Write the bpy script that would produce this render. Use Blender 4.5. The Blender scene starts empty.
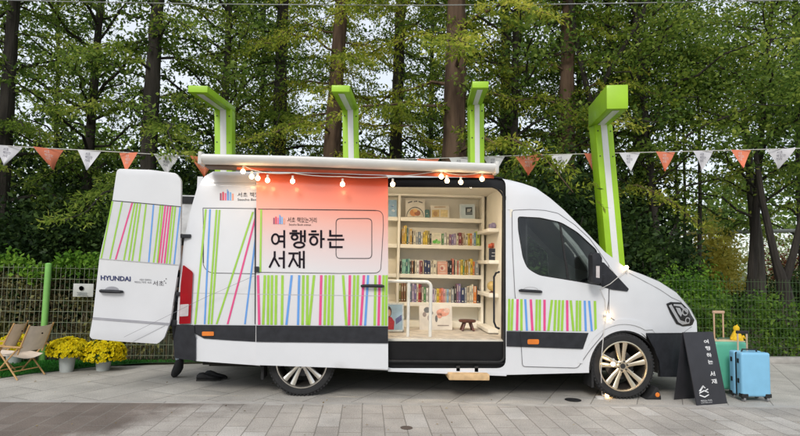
import bpy, bmesh, math, random
import numpy as np
from mathutils import Vector, Matrix
from mathutils.geometry import delaunay_2d_cdt
R = math.radians
rnd = random.Random(7)
scene = bpy.context.scene
COL = scene.collection

# ------------------------------------------------------------------ camera model of the photo (800x436)
D = 6.41; PSI = R(3.2); TH = R(4.6); RHO = R(1.25); F = 578.0; EYE = 1.445
fw = Vector((math.sin(PSI)*math.cos(TH), math.cos(PSI)*math.cos(TH), math.sin(TH)))
r0 = Vector((math.cos(PSI), -math.sin(PSI), 0))
u0 = Vector((-math.sin(PSI)*math.sin(TH), -math.cos(PSI)*math.sin(TH), math.cos(TH)))
rt = math.cos(RHO)*r0 + math.sin(RHO)*u0
up = -math.sin(RHO)*r0 + math.cos(RHO)*u0
CAM = Vector((0, -D, EYE))

def ray(x, y):
    return fw + rt*((x-400)/F) + up*((218-y)/F)
def P(x, y, Y):
    d = ray(x, y); p = CAM + d*((Y+D)/d.y)
    return Vector((p.x, Y, p.z))
def G(x, y, z=0.0):
    d = ray(x, y); return CAM + d*((z-EYE)/d.z)

# ------------------------------------------------------------------ materials
MATS = {}
def mat(name, col, rough=0.6, metal=0.0, var=0.12, scale=8.0, bump=0.0, bscale=40.0, coat=0.0,
        emit=None, estr=0.0, transl=0.0, col2=None, spec=0.5):
    if name in MATS: return MATS[name]
    m = bpy.data.materials.new(name); m.use_nodes = True
    nt = m.node_tree; N = nt.nodes; L = nt.links
    b = N['Principled BSDF']
    b.inputs['Roughness'].default_value = rough
    b.inputs['Metallic'].default_value = metal
    b.inputs['Coat Weight'].default_value = coat
    b.inputs['Coat Roughness'].default_value = 0.08
    b.inputs['Specular IOR Level'].default_value = spec
    c = Vector(col)
    lo = c*(1-var) if col2 is None else c
    hi = Vector([min(1, v*(1+var)) for v in c]) if col2 is None else Vector(col2)
    tc = N.new('ShaderNodeTexCoord')
    nz = N.new('ShaderNodeTexNoise'); nz.inputs['Scale'].default_value = scale; nz.inputs['Detail'].default_value = 5
    L.new(tc.outputs['Object'], nz.inputs['Vector'])
    cr = N.new('ShaderNodeValToRGB')
    cr.color_ramp.elements[0].position = 0.3; cr.color_ramp.elements[1].position = 0.7
    cr.color_ramp.elements[0].color = (*lo, 1); cr.color_ramp.elements[1].color = (*hi, 1)
    L.new(nz.outputs['Fac'], cr.inputs['Fac']); L.new(cr.outputs['Color'], b.inputs['Base Color'])
    if bump:
        n2 = N.new('ShaderNodeTexNoise'); n2.inputs['Scale'].default_value = bscale; n2.inputs['Detail'].default_value = 6
        L.new(tc.outputs['Object'], n2.inputs['Vector'])
        bp = N.new('ShaderNodeBump'); bp.inputs['Strength'].default_value = bump; bp.inputs['Distance'].default_value = 0.02
        L.new(n2.outputs['Fac'], bp.inputs['Height']); L.new(bp.outputs['Normal'], b.inputs['Normal'])
    if emit is not None:
        b.inputs['Emission Color'].default_value = (*emit, 1); b.inputs['Emission Strength'].default_value = estr
    MATS[name] = m
    return m

def leaf_mat(name, dark, mid, light, cscale=0.9, transl=0.45):
    if name in MATS: return MATS[name]
    m = bpy.data.materials.new(name); m.use_nodes = True
    nt = m.node_tree; N = nt.nodes; L = nt.links
    N.remove(N['Principled BSDF']); out = N['Material Output']
    geo = N.new('ShaderNodeNewGeometry'); tc = N.new('ShaderNodeTexCoord')
    nz = N.new('ShaderNodeTexNoise'); nz.inputs['Scale'].default_value = cscale; nz.inputs['Detail'].default_value = 3
    L.new(geo.outputs['Position'], nz.inputs['Vector'])
    ad = N.new('ShaderNodeMath'); ad.operation = 'MULTIPLY_ADD'; ad.inputs[1].default_value = 0.55; 
    L.new(geo.outputs['Random Per Island'], ad.inputs[0])
    sb = N.new('ShaderNodeMath'); sb.operation = 'MULTIPLY_ADD'; sb.inputs[1].default_value = 1.7; sb.inputs[2].default_value = -0.62
    L.new(nz.outputs['Fac'], sb.inputs[0]); L.new(sb.outputs[0], ad.inputs[2])
    cr = N.new('ShaderNodeValToRGB'); e = cr.color_ramp.elements
    e[0].position = 0.12; e[0].color = (*dark, 1); e[1].position = 0.95; e[1].color = (*light, 1)
    k = e.new(0.5); k.color = (*mid, 1)
    L.new(ad.outputs[0], cr.inputs['Fac'])
    df = N.new('ShaderNodeBsdfPrincipled'); df.inputs['Roughness'].default_value = 0.5; df.inputs['Specular IOR Level'].default_value = 0.15
    tr = N.new('ShaderNodeBsdfTranslucent'); mx = N.new('ShaderNodeMixShader'); mx.inputs[0].default_value = transl
    L.new(cr.outputs['Color'], df.inputs['Base Color']); L.new(cr.outputs['Color'], tr.inputs['Color'])
    L.new(df.outputs[0], mx.inputs[1]); L.new(tr.outputs[0], mx.inputs[2]); L.new(mx.outputs[0], out.inputs['Surface'])
    MATS[name] = m
    return m

def glass_mat(name, tint, refl=0.5, alpha=0.5):
    if name in MATS: return MATS[name]
    m = bpy.data.materials.new(name); m.use_nodes = True
    nt = m.node_tree; N = nt.nodes; L = nt.links
    N.remove(N['Principled BSDF']); out = N['Material Output']
    tp = N.new('ShaderNodeBsdfTransparent'); tp.inputs['Color'].default_value = (*tint, 1)
    gl = N.new('ShaderNodeBsdfGlossy'); gl.inputs['Roughness'].default_value = 0.02
    fr = N.new('ShaderNodeFresnel'); fr.inputs['IOR'].default_value = 1.5
    ma = N.new('ShaderNodeMath'); ma.operation = 'MULTIPLY_ADD'; ma.inputs[1].default_value = 1.0; ma.inputs[2].default_value = refl
    mx = N.new('ShaderNodeMixShader'); L.new(fr.outputs[0], ma.inputs[0]); L.new(ma.outputs[0], mx.inputs[0])
    L.new(tp.outputs[0], mx.inputs[1]); L.new(gl.outputs[0], mx.inputs[2]); L.new(mx.outputs[0], out.inputs['Surface'])
    MATS[name] = m
    return m

# ------------------------------------------------------------------ objects
ORIG = {}
def tag(o, label=None, cat=None, group=None, kind=None):
    if label: o['label'] = label
    if cat: o['category'] = cat
    if group: o['group'] = group
    if kind: o['kind'] = kind
    return o
def thing(name, loc, label, cat, group=None):
    o = bpy.data.objects.new(name, None); COL.objects.link(o); o.location = loc
    o.empty_display_size = 0.1
    ORIG[o.name] = Vector(loc)
    return tag(o, label, cat, group)

def sharp(me, ang=35):
    for p in me.polygons: p.use_smooth = True
    me.set_sharp_from_angle(angle=R(ang))

class MB:
    """collects shapes in world coordinates, builds one mesh object"""
    def __init__(s): s.v = []; s.f = []; s.m = []
    def add(s, vs, fs, mi=0):
        n = len(s.v); s.v += [tuple(v) for v in vs]; s.f += [tuple(i+n for i in f) for f in fs]; s.m += [mi]*len(fs); return s
    def box(s, x0, x1, y0, y1, z0, z1, mi=0):
        vs = [(x, y, z) for x in (x0, x1) for y in (y0, y1) for z in (z0, z1)]
        return s.add(vs, [(0,1,3,2),(4,6,7,5),(0,4,5,1),(2,3,7,6),(0,2,6,4),(1,5,7,3)], mi)
    def obox(s, c, ax, ay, az, mi=0):
        c = Vector(c); ax = Vector(ax); ay = Vector(ay); az = Vector(az)
        vs = [c + ax*i + ay*j + az*k for i in (-1,1) for j in (-1,1) for k in (-1,1)]
        return s.add(vs, [(0,1,3,2),(4,6,7,5),(0,4,5,1),(2,3,7,6),(0,2,6,4),(1,5,7,3)], mi)
    def tube(s, pts, rad, n=8, mi=0, cap=True):
        pts = [Vector(p) for p in pts]
        rs = rad if isinstance(rad, (list, tuple)) else [rad]*len(pts)
        rings = []; t0 = (pts[1]-pts[0]).normalized()
        a = t0.orthogonal().normalized()
        for i, p in enumerate(pts):
            if i == 0: t = pts[1]-pts[0]
            elif i == len(pts)-1: t = pts[-1]-pts[-2]
            else: t = (pts[i+1]-p).normalized() + (p-pts[i-1]).normalized()
            t = t.normalized() if t.length > 1e-9 else t0
            a = (a - t*a.dot(t)); a = a.normalized() if a.length > 1e-6 else t.orthogonal().normalized()
            b = t.cross(a)
            rings.append([p + (a*math.cos(2*math.pi*k/n) + b*math.sin(2*math.pi*k/n))*rs[i] for k in range(n)])
        vs = [v for r_ in rings for v in r_]; fs = []
        for i in range(len(pts)-1):
            for k in range(n):
                fs.append((i*n+k, i*n+(k+1)%n, (i+1)*n+(k+1)%n, (i+1)*n+k))
        if cap:
            fs.append(tuple(range(n-1, -1, -1))); fs.append(tuple((len(pts)-1)*n+k for k in range(n)))
        return s.add(vs, fs, mi)
    def lathe(s, prof, c, axis='z', n=24, mi=0, close=False):
        vs = []; fs = []; c = Vector(c)
        for (r_, h) in prof:
            for k in range(n):
                a = 2*math.pi*k/n; p, q = r_*math.cos(a), r_*math.sin(a)
                v = {'z': (p, q, h), 'y': (p, h, q), 'x': (h, p, q)}[axis]
                vs.append(c+Vector(v))
        m = len(prof)
        for i in range(m if close else m-1):
            j = (i+1) % m
            for k in range(n): fs.append((i*n+k, i*n+(k+1)%n, j*n+(k+1)%n, j*n+k))
        if not close:
            fs.append(tuple(range(n-1, -1, -1))); fs.append(tuple((m-1)*n+k for k in range(n)))
        return s.add(vs, fs, mi)
    def prism(s, poly, off, mi=0):
        """poly: list of 3D points (planar), extruded by vector off"""
        n = len(poly); off = Vector(off); a = [Vector(p) for p in poly]; b = [p+off for p in a]
        fs = [tuple(range(n)), tuple(range(2*n-1, n-1, -1))] + [(i, (i+1) % n, (i+1) % n+n, i+n) for i in range(n)]
        return s.add(a+b, fs, mi)
    def sphere(s, c, r_, n=10, mi=0, sx=1, sy=1, sz=1):
        c = Vector(c); vs = [c+Vector((0,0,r_*sz))]; h = n//2+1
        for i in range(1, h):
            t = math.pi*i/h
            for k in range(n):
                a = 2*math.pi*k/n; vs.append(c+Vector((r_*sx*math.sin(t)*math.cos(a), r_*sy*math.sin(t)*math.sin(a), r_*sz*math.cos(t))))
        vs.append(c-Vector((0,0,r_*sz))); fs = []
        for k in range(n):
            fs.append((0, 1+k, 1+(k+1)%n)); b = 1+(h-2)*n; fs.append((len(vs)-1, b+(k+1)%n, b+k))
        for i in range(h-2):
            for k in range(n): fs.append((1+i*n+k, 1+(i+1)*n+k, 1+(i+1)*n+(k+1)%n, 1+i*n+(k+1)%n))
        return s.add(vs, fs, mi)
    def build(s, name, mats, parent=None, smooth=True, bevel=0, recalc=True, ang=35, seg=2):
        if not isinstance(mats, (list, tuple)): mats = [mats]
        org = ORIG[parent.name] if parent is not None else Vector((0,0,0))
        me = bpy.data.meshes.new(name)
        me.from_pydata([tuple(Vector(v)-org) for v in s.v], [], s.f)
        me.validate(); 
        for m in mats: me.materials.append(m)
        if len(mats) > 1 and len(me.polygons) == len(s.m):
            me.polygons.foreach_set('material_index', s.m)
        if recalc or bevel:
            bm = bmesh.new(); bm.from_mesh(me)
            if recalc: bmesh.ops.recalc_face_normals(bm, faces=bm.faces)
            if bevel:
                es = [e for e in bm.edges if len(e.link_faces) == 2 and e.calc_face_angle(0) > 0.6]
                bmesh.ops.bevel(bm, geom=es, offset=bevel, segments=seg, profile=0.6, affect='EDGES', clamp_overlap=True)
            bm.to_mesh(me); bm.free()
        if smooth: sharp(me, ang)
        o = bpy.data.objects.new(name, me); COL.objects.link(o)
        if parent is not None: o.parent = parent
        ORIG[o.name] = org
        return o

def solo(mb, name, mats, label, cat, group=None, base=None, **k):
    """a thing that is one mesh, origin moved to its base"""
    o = mb.build(name, mats, None, **k)
    if base is None:
        vs = [v.co for v in o.data.vertices]
        base = Vector((sum(v.x for v in vs)/len(vs), sum(v.y for v in vs)/len(vs), min(v.z for v in vs)))
    base = Vector(base)
    o.data.transform(Matrix.Translation(-base)); o.location = base; ORIG[o.name] = base
    return tag(o, label, cat, group)

def struct(o): o['kind'] = 'structure'; return o

def copy_tree(o, loc=None, rot=None, parent=None):
    c = o.copy(); COL.objects.link(c)
    if parent is not None: c.parent = parent; c.matrix_parent_inverse = o.matrix_parent_inverse.copy()
    if loc is not None: c.location = loc
    if rot is not None: c.rotation_euler = rot
    for ch in [x for x in list(bpy.data.objects) if x.parent == o]: copy_tree(ch, parent=c)
    return c

# ------------------------------------------------------------------ pixel-outlined sheets bent over a surface
def arc_pts(cx, cy, rx, ry, a0, a1, n=10):
    return [(cx+rx*math.cos(R(a0+(a1-a0)*i/n)), cy+ry*math.sin(R(a0+(a1-a0)*i/n))) for i in range(n+1)]
def rounded(poly, r_, n=4):
    out = []; m = len(poly)
    for i in range(m):
        p = Vector(poly[i]); a = Vector(poly[i-1])-p; b = Vector(poly[(i+1) % m])-p
        q = min(r_ if not isinstance(r_, (list, tuple)) else r_[i], a.length*.45, b.length*.45)
        if q < 0.01: out.append(tuple(p)); continue
        s0 = p+a.normalized()*q; s1 = p+b.normalized()*q
        for k in range(n+1):
            t = k/n; out.append(tuple(s0*(1-t)**2 + p*2*t*(1-t) + s1*t*t))
    return out
def rr(x0, y0, x1, y1, r_=3, n=4): return rounded([(x0,y0),(x1,y0),(x1,y1),(x0,y1)], r_, n)
def inpoly(p, poly):
    x, y = p; c = False; j = len(poly)-1
    for i in range(len(poly)):
        xi, yi = poly[i]; xj, yj = poly[j]
        if (yi > y) != (yj > y) and x < (xj-xi)*(y-yi)/(yj-yi)+xi: c = not c
        j = i
    return c
def dens(poly, h):
    out = []
    for i in range(len(poly)):
        a = Vector(poly[i]); b = Vector(poly[(i+1) % len(poly)]); n = max(1, int((b-a).length/h))
        out += [tuple(a.lerp(b, k/n)) for k in range(n)]
    return out
def tri2d(outer, holes=(), h=12):
    loops = [dens(outer, h)] + [dens(x, h) for x in holes]
    pts = []; edges = []
    for lp in loops:
        n0 = len(pts); pts += lp; edges += [(n0+i, n0+(i+1) % len(lp)) for i in range(len(lp))]
    xs = [p[0] for p in outer]; ys = [p[1] for p in outer]
    bp = np.array(pts)
    x = min(xs)+h*.5
    while x < max(xs):
        y = min(ys)+h*.5
        while y < max(ys):
            if inpoly((x, y), loops[0]) and not any(inpoly((x, y), l) for l in loops[1:]) and np.min((bp[:,0]-x)**2+(bp[:,1]-y)**2) > (h*.4)**2:
                pts.append((x, y))
            y += h
        x += h
    v, e, f, *_ = delaunay_2d_cdt([Vector(p) for p in pts], edges, [], 0, 1e-5)
    F_ = []
    for t in f:
        c = sum((v[i] for i in t), Vector((0,0)))/len(t)
        if inpoly(c, loops[0]) and not any(inpoly(c, l) for l in loops[1:]): F_.append(tuple(t))
    return [tuple(q) for q in v], F_

def sheet(mb, surf, outer, holes=(), off=0.0, thick=0.0, h=12, mi=0):
    v, f = tri2d(outer, holes, h)
    used = sorted({i for t in f for i in t}); mp = {a: b for b, a in enumerate(used)}
    f = [tuple(mp[i] for i in t) for t in f]; v = [v[i] for i in used]
    top = [surf(x, y, off) for x, y in v]
    if not thick:
        mb.add(top, f, mi); return mb
    bot = [surf(x, y, off-thick) for x, y in v]; n = len(v)
    cnt = {}
    for t in f:
        for i in range(len(t)):
            a, b = t[i], t[(i+1) % len(t)]; cnt[(a, b)] = 1
    rim = [(a, b) for (a, b) in cnt if (b, a) not in cnt]
    fs = list(f)+[tuple(i+n for i in reversed(t)) for t in f]+[(b, a, a+n, b+n) for a, b in rim]
    mb.add(top+bot, fs, mi); return mb

def text2d(body, bold=0.0, space=1.0, line=1.0):
    c = bpy.data.curves.new('txt', 'FONT'); c.body = body; c.offset = bold; c.space_character = space; c.space_line = line
    c.resolution_u = 3
    o = bpy.data.objects.new('txt', c); COL.objects.link(o)
    dg = bpy.context.evaluated_depsgraph_get(); dg.update()
    me = bpy.data.meshes.new_from_object(o.evaluated_get(dg))
    v = [(p.co.x, p.co.y) for p in me.vertices]; f = [tuple(p.vertices) for p in me.polygons]
    bpy.data.objects.remove(o); bpy.data.curves.remove(c); bpy.data.meshes.remove(me)
    x0 = min(p[0] for p in v); x1 = max(p[0] for p in v); y0 = min(p[1] for p in v); y1 = max(p[1] for p in v)
    return [((x-x0)/(x1-x0), (y-y0)/(y1-y0)) for x, y in v], f
def put_text(mb, fn, body, mi=0, **k):
    """fn(u,v) -> 3D point, u,v in 0..1"""
    v, f = text2d(body, **k); mb.add([fn(a, b) for a, b in v], f, mi); return mb
GLY = {
'여': [('o',.27,.50,.25,.29),('l',(.90,1.),(.90,0.)),('l',(.50,.66),(.90,.66)),('l',(.50,.36),(.90,.36))],
'행': [('l',(.17,.98),(.43,.98)),('l',(0,.84),(.60,.84)),('o',.30,.61,.19,.145),('l',(.72,.98),(.72,.37)),('l',(.97,1.),(.97,.35)),('l',(.72,.67),(.97,.67)),('o',.60,.15,.33,.155)],
'하': [('l',(.18,.96),(.46,.96)),('l',(0,.77),(.64,.77)),('o',.32,.40,.24,.24),('l',(.82,1.),(.82,0)),('l',(.82,.50),(1.02,.50))],
'는': [('l',(.14,1.),(.14,.70),(.90,.70)),('l',(0,.47),(1.,.47)),('l',(.14,.31),(.14,.02),(.90,.02))],
'서': [('l',(.32,.98),(.32,.68),(0,.04)),('l',(.30,.62),(.60,.10)),('l',(.90,1.),(.90,0)),('l',(.60,.58),(.90,.58))],
'재': [('l',(.0,.88),(.58,.88)),('l',(.30,.88),(.28,.62),(0,.08)),('l',(.29,.58),(.58,.12)),('l',(.70,.97),(.70,.03)),('l',(.97,1.),(.97,0)),('l',(.70,.52),(.97,.52))]}
def glyph(mb, fn, ch, w, asp=1.0, mi=0):
    """one syllable drawn with pen strokes; fn(u,v,layer) -> 3D, w = pen width in units of the height, asp = width/height"""
    for k, s in enumerate(GLY[ch]):
        if s[0] == 'o':
            _, cx, cy, rx, ry = s; n = 20; v = []
            for i in range(n):
                a = 2*math.pi*i/n
                for q in (-.5, .5): v.append(fn(cx+(rx+q*w/asp)*math.cos(a), cy+(ry+q*w)*math.sin(a), k))
            mb.add(v, [(2*i, 2*i+1, 2*((i+1)%n)+1, 2*((i+1)%n)) for i in range(n)], mi)
        else:
            pts = [Vector((p[0]*asp, p[1])) for p in s[1:]]; v = []; m = len(pts)
            for i, p in enumerate(pts):
                t = ((pts[min(i+1,m-1)]-p).normalized()+(p-pts[max(i-1,0)]).normalized()).normalized()
                d0 = (pts[1]-pts[0]).normalized() if i == 0 else (p-pts[i-1]).normalized()
                nrm = Vector((-t.y, t.x)); sc = 1/max(.5, nrm.dot(Vector((-d0.y, d0.x))))
                e = t*(w*.5)*(-1 if i == 0 else 1 if i == m-1 else 0)
                for q in (-.5, .5):
                    r_ = p+nrm*(q*w*sc)+e*(.6); v.append(fn(r_.x/asp, r_.y, k))
            mb.add(v, [(2*i, 2*i+1, 2*i+3, 2*i+2) for i in range(m-1)], mi)
def text_px(mb, surf, body, x0, y0, x1, y1, off=0.004, mi=0, slope=0.0, **k):
    return put_text(mb, lambda a, b: surf(x0+(x1-x0)*a, y1-(y1-y0)*b+slope*a, off), body, mi, **k)

# ------------------------------------------------------------------ van side surface
XR, XN, WID = -2.02, 3.78, 1.95
def cl(t, a=0.0, b=1.0): return max(a, min(b, t))
def g(X, Z):
    y = .10*cl((Z-1.0)/1.3)**1.4
    if Z > 2.30: t = cl((Z-2.30)/.2, 0, .96); y += .22*(1-math.sqrt(1-t*t))
    if X > 2.2: y += .38*cl((X-2.2)/1.6, 0, 1.1)**2.5
    if X < -1.85: y += .05*cl((-1.85-X)/.17, 0, 1.2)**2
    return y
def side(px, py, off=0.0):
    Y = 0.0
    for _ in range(7):
        p = P(px, py, Y); Y = .5*Y+.5*(g(p.x, p.z)-off)
    p = P(px, py, Y); return Vector((p.x, g(p.x, p.z)-off, p.z))
def plane(Y): return lambda px, py, off=0.0: P(px, py, Y)+Vector((0, -off, 0))
def far(px, py, off=0.0):
    v = side(px, py, off); return Vector((v.x, WID-v.y, v.z))
# ------------------------------------------------------------------ VAN
white = mat('white_paint', (.68,.69,.715), rough=.32, var=.03, scale=3, coat=.8, bump=.012, bscale=5)
doorblack = mat('door_black', (.010,.010,.011), rough=.5, var=.2, spec=.2)
vinyl = mat('white_vinyl', (.68,.68,.70), rough=.45, var=.02, scale=4)
black = mat('black_plastic', (.024,.025,.030), rough=.55, var=.25, scale=12, bump=.06, bscale=150, spec=.25)
rubber = mat('rubber', (.016,.016,.017), rough=.8, var=.3, scale=20, bump=.1, bscale=120)
seamm = mat('panel_gap', (.05,.05,.055), rough=.8)
under = mat('underbody', (.02,.018,.016), rough=.9, var=.4, scale=6)
chrome = mat('chrome', (.62,.60,.57), rough=.18, metal=1, var=.05)
gold = mat('champagne_alloy', (.80,.69,.53), rough=.24, metal=.95, var=.06)
barrel = mat('dark_barrel', (.05,.045,.04), rough=.5, metal=.5)
alloy = mat('silver_alloy', (.68,.65,.60), rough=.24, metal=.95, var=.08)
darkmetal = mat('dark_metal', (.06,.06,.062), rough=.45, metal=.7)
cream = mat('cream_board', (.80,.76,.66), rough=.6, var=.05, scale=5)
creamw = mat('cream_wall', (.80,.76,.66), rough=.7, var=.05, scale=3)
sgreen = mat('stripe_green', (.31,.57,.055), rough=.45, var=.06)
spink = mat('stripe_pink', (.72,.07,.24), rough=.45, var=.06)
sblue = mat('stripe_blue', (.12,.32,.72), rough=.45, var=.06)
ink = mat('black_ink', (.010,.006,.012), rough=.7, spec=.15)
navy = mat('navy_ink', (.02,.03,.12), rough=.4)
amber = mat('amber_lens', (.75,.2,.02), rough=.25, coat=.5)
redlens = mat('red_lens', (.30,.004,.010), rough=.3, coat=.15, spec=.2)
clearlens = mat('clear_lens', (.55,.5,.5), rough=.2, coat=.8)
winglass = glass_mat('window_glass', (.80,.86,.83), .03)
lampglass = glass_mat('lamp_glass', (.9,.92,.95), .03)

def coral():
    m = mat('coral_gradient_vinyl', (.75,.75,.75), rough=.38, coat=.3, var=.02)
    nt = m.node_tree; N = nt.nodes; L = nt.links; b = N['Principled BSDF']
    geo = N.new('ShaderNodeNewGeometry'); sp = N.new('ShaderNodeSeparateXYZ'); L.new(geo.outputs['Position'], sp.inputs[0])
    a = N.new('ShaderNodeMath'); a.operation = 'MULTIPLY_ADD'; a.inputs[1].default_value = .10; L.new(sp.outputs['X'], a.inputs[0]); L.new(sp.outputs['Z'], a.inputs[2])
    mr = N.new('ShaderNodeMapRange'); mr.inputs['From Min'].default_value = 1.28; mr.inputs['From Max'].default_value = 2.33
    L.new(a.outputs[0], mr.inputs['Value'])
    cr = N.new('ShaderNodeValToRGB'); e = cr.color_ramp.elements
    e[0].position = 0; e[0].color = (.69,.675,.69,1); e[1].position = 1; e[1].color = (.80,.13,.065,1)
    for p, c in ((.3,(.72,.55,.53,1)), (.55,(.78,.40,.33,1)), (.78,(.80,.22,.135,1))):
        k = e.new(p); k.color = c
    L.new(mr.outputs[0], cr.inputs['Fac']); L.new(cr.outputs['Color'], b.inputs['Base Color'])
    return m
coralm = coral()

van = thing('van', (0.9, 1.0, 0), 'long white high roof van with coloured stripes, its side door open on bookshelves', 'van')

ROOF = [(205,176),(213,171.5),(230,171.6),(260,171.8),(305,172.1),(350,172.5),(400,173.5),(440,175),(470,176.5),(498,178),(510,180),(523,183.5),(536,188),(550,198),(564,210),(575,221),(586,232),(596,242.5),(605,252),(619,262.6),(627,269),(643.6,275),(660,282),(677,293),(685,302),(692,311),(697,322)]
REAR = [(205,176),(197,188),(190,212),(184,240),(181,265),(178,300),(176,330),(176,358)]
arch = arc_pts(624.5, 370, 35.5, 39.5, -52, -184, 18)
OUT = ROOF + [(697.5,332),(683,333),(646,333)] + arch + [(500,375),(388,370.5),(196,360.5),(190,360)] + REAR[::-1][1:-1]
OPEN = rr(384, 177.5, 505.8, 368.2, 9, 5)
WIN = rounded([(517.6,216.3),(540,217.5),(561,222),(577.6,232),(597,250),(601.5,286),(570,280.5),(539,275.5),(527,268.5),(522.5,257),(518,230)], [3,1,5,5,3,1,2,4,5,3,2], 3)

# body: near side, far side, roof and bonnet, rear frame
mb = MB()
sheet(mb, side, OUT, [OPEN, WIN], 0, .03, 10)
sheet(mb, far, OUT, [WIN], 0, .03, 16)
def strip(mb, pts, surf_n=side, crown=.07, nose=.10, n=12, u0=0., u1=1., off=0., mi=0):
    rows = []
    for i, (x, y) in enumerate(pts):
        p = side(x, y); row = []
        for k in range(n+1):
            u = u0+(u1-u0)*k/n; c = 4*u*(1-u); t = cl((p.x-1.9)/1.6)
            row.append(Vector((p.x+nose*c*t*1.6+off*t, p.y+(WID-2*p.y)*u, p.z+crown*c*(1-.5*t)+off)))
        rows.append(row)
    vs = [v for r_ in rows for v in r_]; m = n+1
    fs = [(i*m+k, i*m+k+1, (i+1)*m+k+1, (i+1)*m+k) for i in range(len(rows)-1) for k in range(n)]
    mb.add(vs, fs, mi)
strip(mb, ROOF)
strip(mb, [(697,322),(697.5,332)])
# rear frame around the open rear doors
rx = side(182,262).x
ru = side(192,205).x; mb.box(ru+.03, ru+.09, .14, WID-.14, 2.2, 2.38)
mb.box(rx+.02, rx+.10, .04, WID-.04, .45, .56)
body = mb.build('body', white, van, ang=40)

# underbody, floor and cab shell
mb = MB()
mb.box(-1.85, 2.35, .12, WID-.12, .34, .40)
mb.box(-1.8, 3.35, .55, WID-.55, .22, .36)
mb.box(.0, 2.2, .28, WID-.28, .24, .36); mb.box(-1.8, -1.2, .28, WID-.28, .28, .36)
mb.box(2.3, 3.45, .50, WID-.50, .30, .95)
mb.tube([(-.675,.3,.34),(-.675,WID-.3,.34)], .06, 10)
mb.sphere((-.675,WID/2,.34), .17, 12)
mb.tube([(-.6,.98,.34),(2.4,.98,.36)], .04, 8)
mb.tube([(2.3,1.4,.25),(.5,1.45,.22),(-.4,1.5,.26),(-1.9,1.5,.26)], .04, 8)
mb.lathe([(.12,-.4),(.14,-.35),(.14,.35),(.12,.4)], (.6,1.45,.25), 'x', 14)
mb.build('chassis', under, van)
# wheel housings
for cx in (2.9, -.675):
    for (y0, y1) in ((.10, .42), (WID-.42, WID-.10)):
        mb = MB(); vs = []; fs = []
        for k in range(17):
            a = math.pi*(-.06+1.12*k/16); 
            for y in (y0, y1): vs.append((cx+.445*math.cos(a), y, .36+.445*math.sin(a)))
        inner = y1 if y0 < 1 else y0
        fs = [(2*k, 2*k+1, 2*k+3, 2*k+2) for k in range(16)]
        vs.append((cx, inner, .36)); c = len(vs)-1; o_ = 1 if y0 < 1 else 0
        fs += [(c, 2*k+o_, 2*k+2+o_) for k in range(16)]
        mb.add(vs, fs); mb.build('wheel_housing', under, van, recalc=False)

# interior room
BHX = P(484,250,1.35).x+.035
mb = MB()
mb.box(-1.86, BHX, .10, 1.86, .585, .62)
mb.box(-1.86, 1.82, 1.84, 1.87, .62, 2.36)
mb.box(-1.86, 1.82, .30, 1.64, 2.40, 2.43)
mb.box(-1.80, 1.60, .20, .31, 2.372, 2.39)
mb.box(BHX, BHX+.03, .17, 1.80, .42, 2.40)
mb.box(BHX, BHX+.03, .07, .17, .42, 2.1)
mb.box(-.9, -.86, .20, 1.80, .62, 2.39)
mb.build('interior_lining', creamw, van)
mb = MB(); mb.box(.25, 1.80, .13, 1.30, .621, .628)
mb.build('floor_rug', mat('rug', (.55,.49,.41), rough=.95, var=.22, scale=9, bump=.5, bscale=60), van)

# black door frame seal, jambs and step
mb = MB()
inner = rounded([(380,187),(504,187.8),(503.5,341.5),(380,341)], [0,11,1,0], 8)
sheet(mb, side, rr(382, 176.5, 506.5, 369, 9, 5), [inner], -.035, .05, 10)
frontj = P(503, 270, 0).x
mb.box(frontj+.03, frontj+.05, .09, .20, .62, 2.25)
mb.build('door_frame', doorblack, van)
mb = MB()
s0 = P(388, 343, .05); s1 = P(498, 366, .05)
mb.box(.0, s1.x+.04, .06, .10, s1.z-.01, s0.z)
mb.box(.0, s1.x+.06, -.005, .09, s1.z+.03, s1.z+.045)
for k in range(9): mb.box(.02, s1.x, .012+.008*k, .015+.008*k, s1.z+.045, s1.z+.049)
mb.build('door_step', doorblack, van)
mb = MB()
sheet(mb, side, [(388,368.6),(506.5,373),(506.5,376),(388,371.5)], [], .012, .05, 10)
mb.build('sill', white, van)
mb = MB(); q = rr(384, 180, 495, 361.5, 12, 6)[6:]
ptsq = [side(x, y, -.005) for x, y in arc_pts(489, 201, 15, 14.5, -80, 0, 8)+[(504.3,230),(504.3,350)]+arc_pts(498,356,6.3,6,0,90,6)+[(440,361.5),(388,361)]]
mb.tube(ptsq, .012, 6)
mb.build('rubber_gasket', rubber, van)

# lower cladding bands on the fixed body
def part(name, m, outer, off, thick=.02, holes=(), surf=side, parent=van, h=12, bevel=0):
    mb = MB(); sheet(mb, surf, outer, holes, off, thick, h); return mb.build(name, m, parent, bevel=bevel)
part('trim_band', black, [(194,324.8),(260,325.5),(260,342),(232,340.5),(204,338.5),(194,333)], .012)
part('trim_band', black, [(506.5,331.2),(588.6,332.9),(583,349),(506.5,346.4)], .012)
part('side_skirt', white, [(196,339.3),(232,341),(260,342.4),(260,366),(255,365.2),(196,361)], .016)
part('corner_bumper', black, rounded([(176.5,324.5),(194,324.8),(194.5,333),(196,339),(196,361),(174.5,358),(173.5,340)], 1.5), .03, .05)
mb = MB(); mb.box(XR-.03, XR+.05, .04, WID-.04, .40, .60); mb.build('rear_bumper', black, van, bevel=.02)
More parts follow.
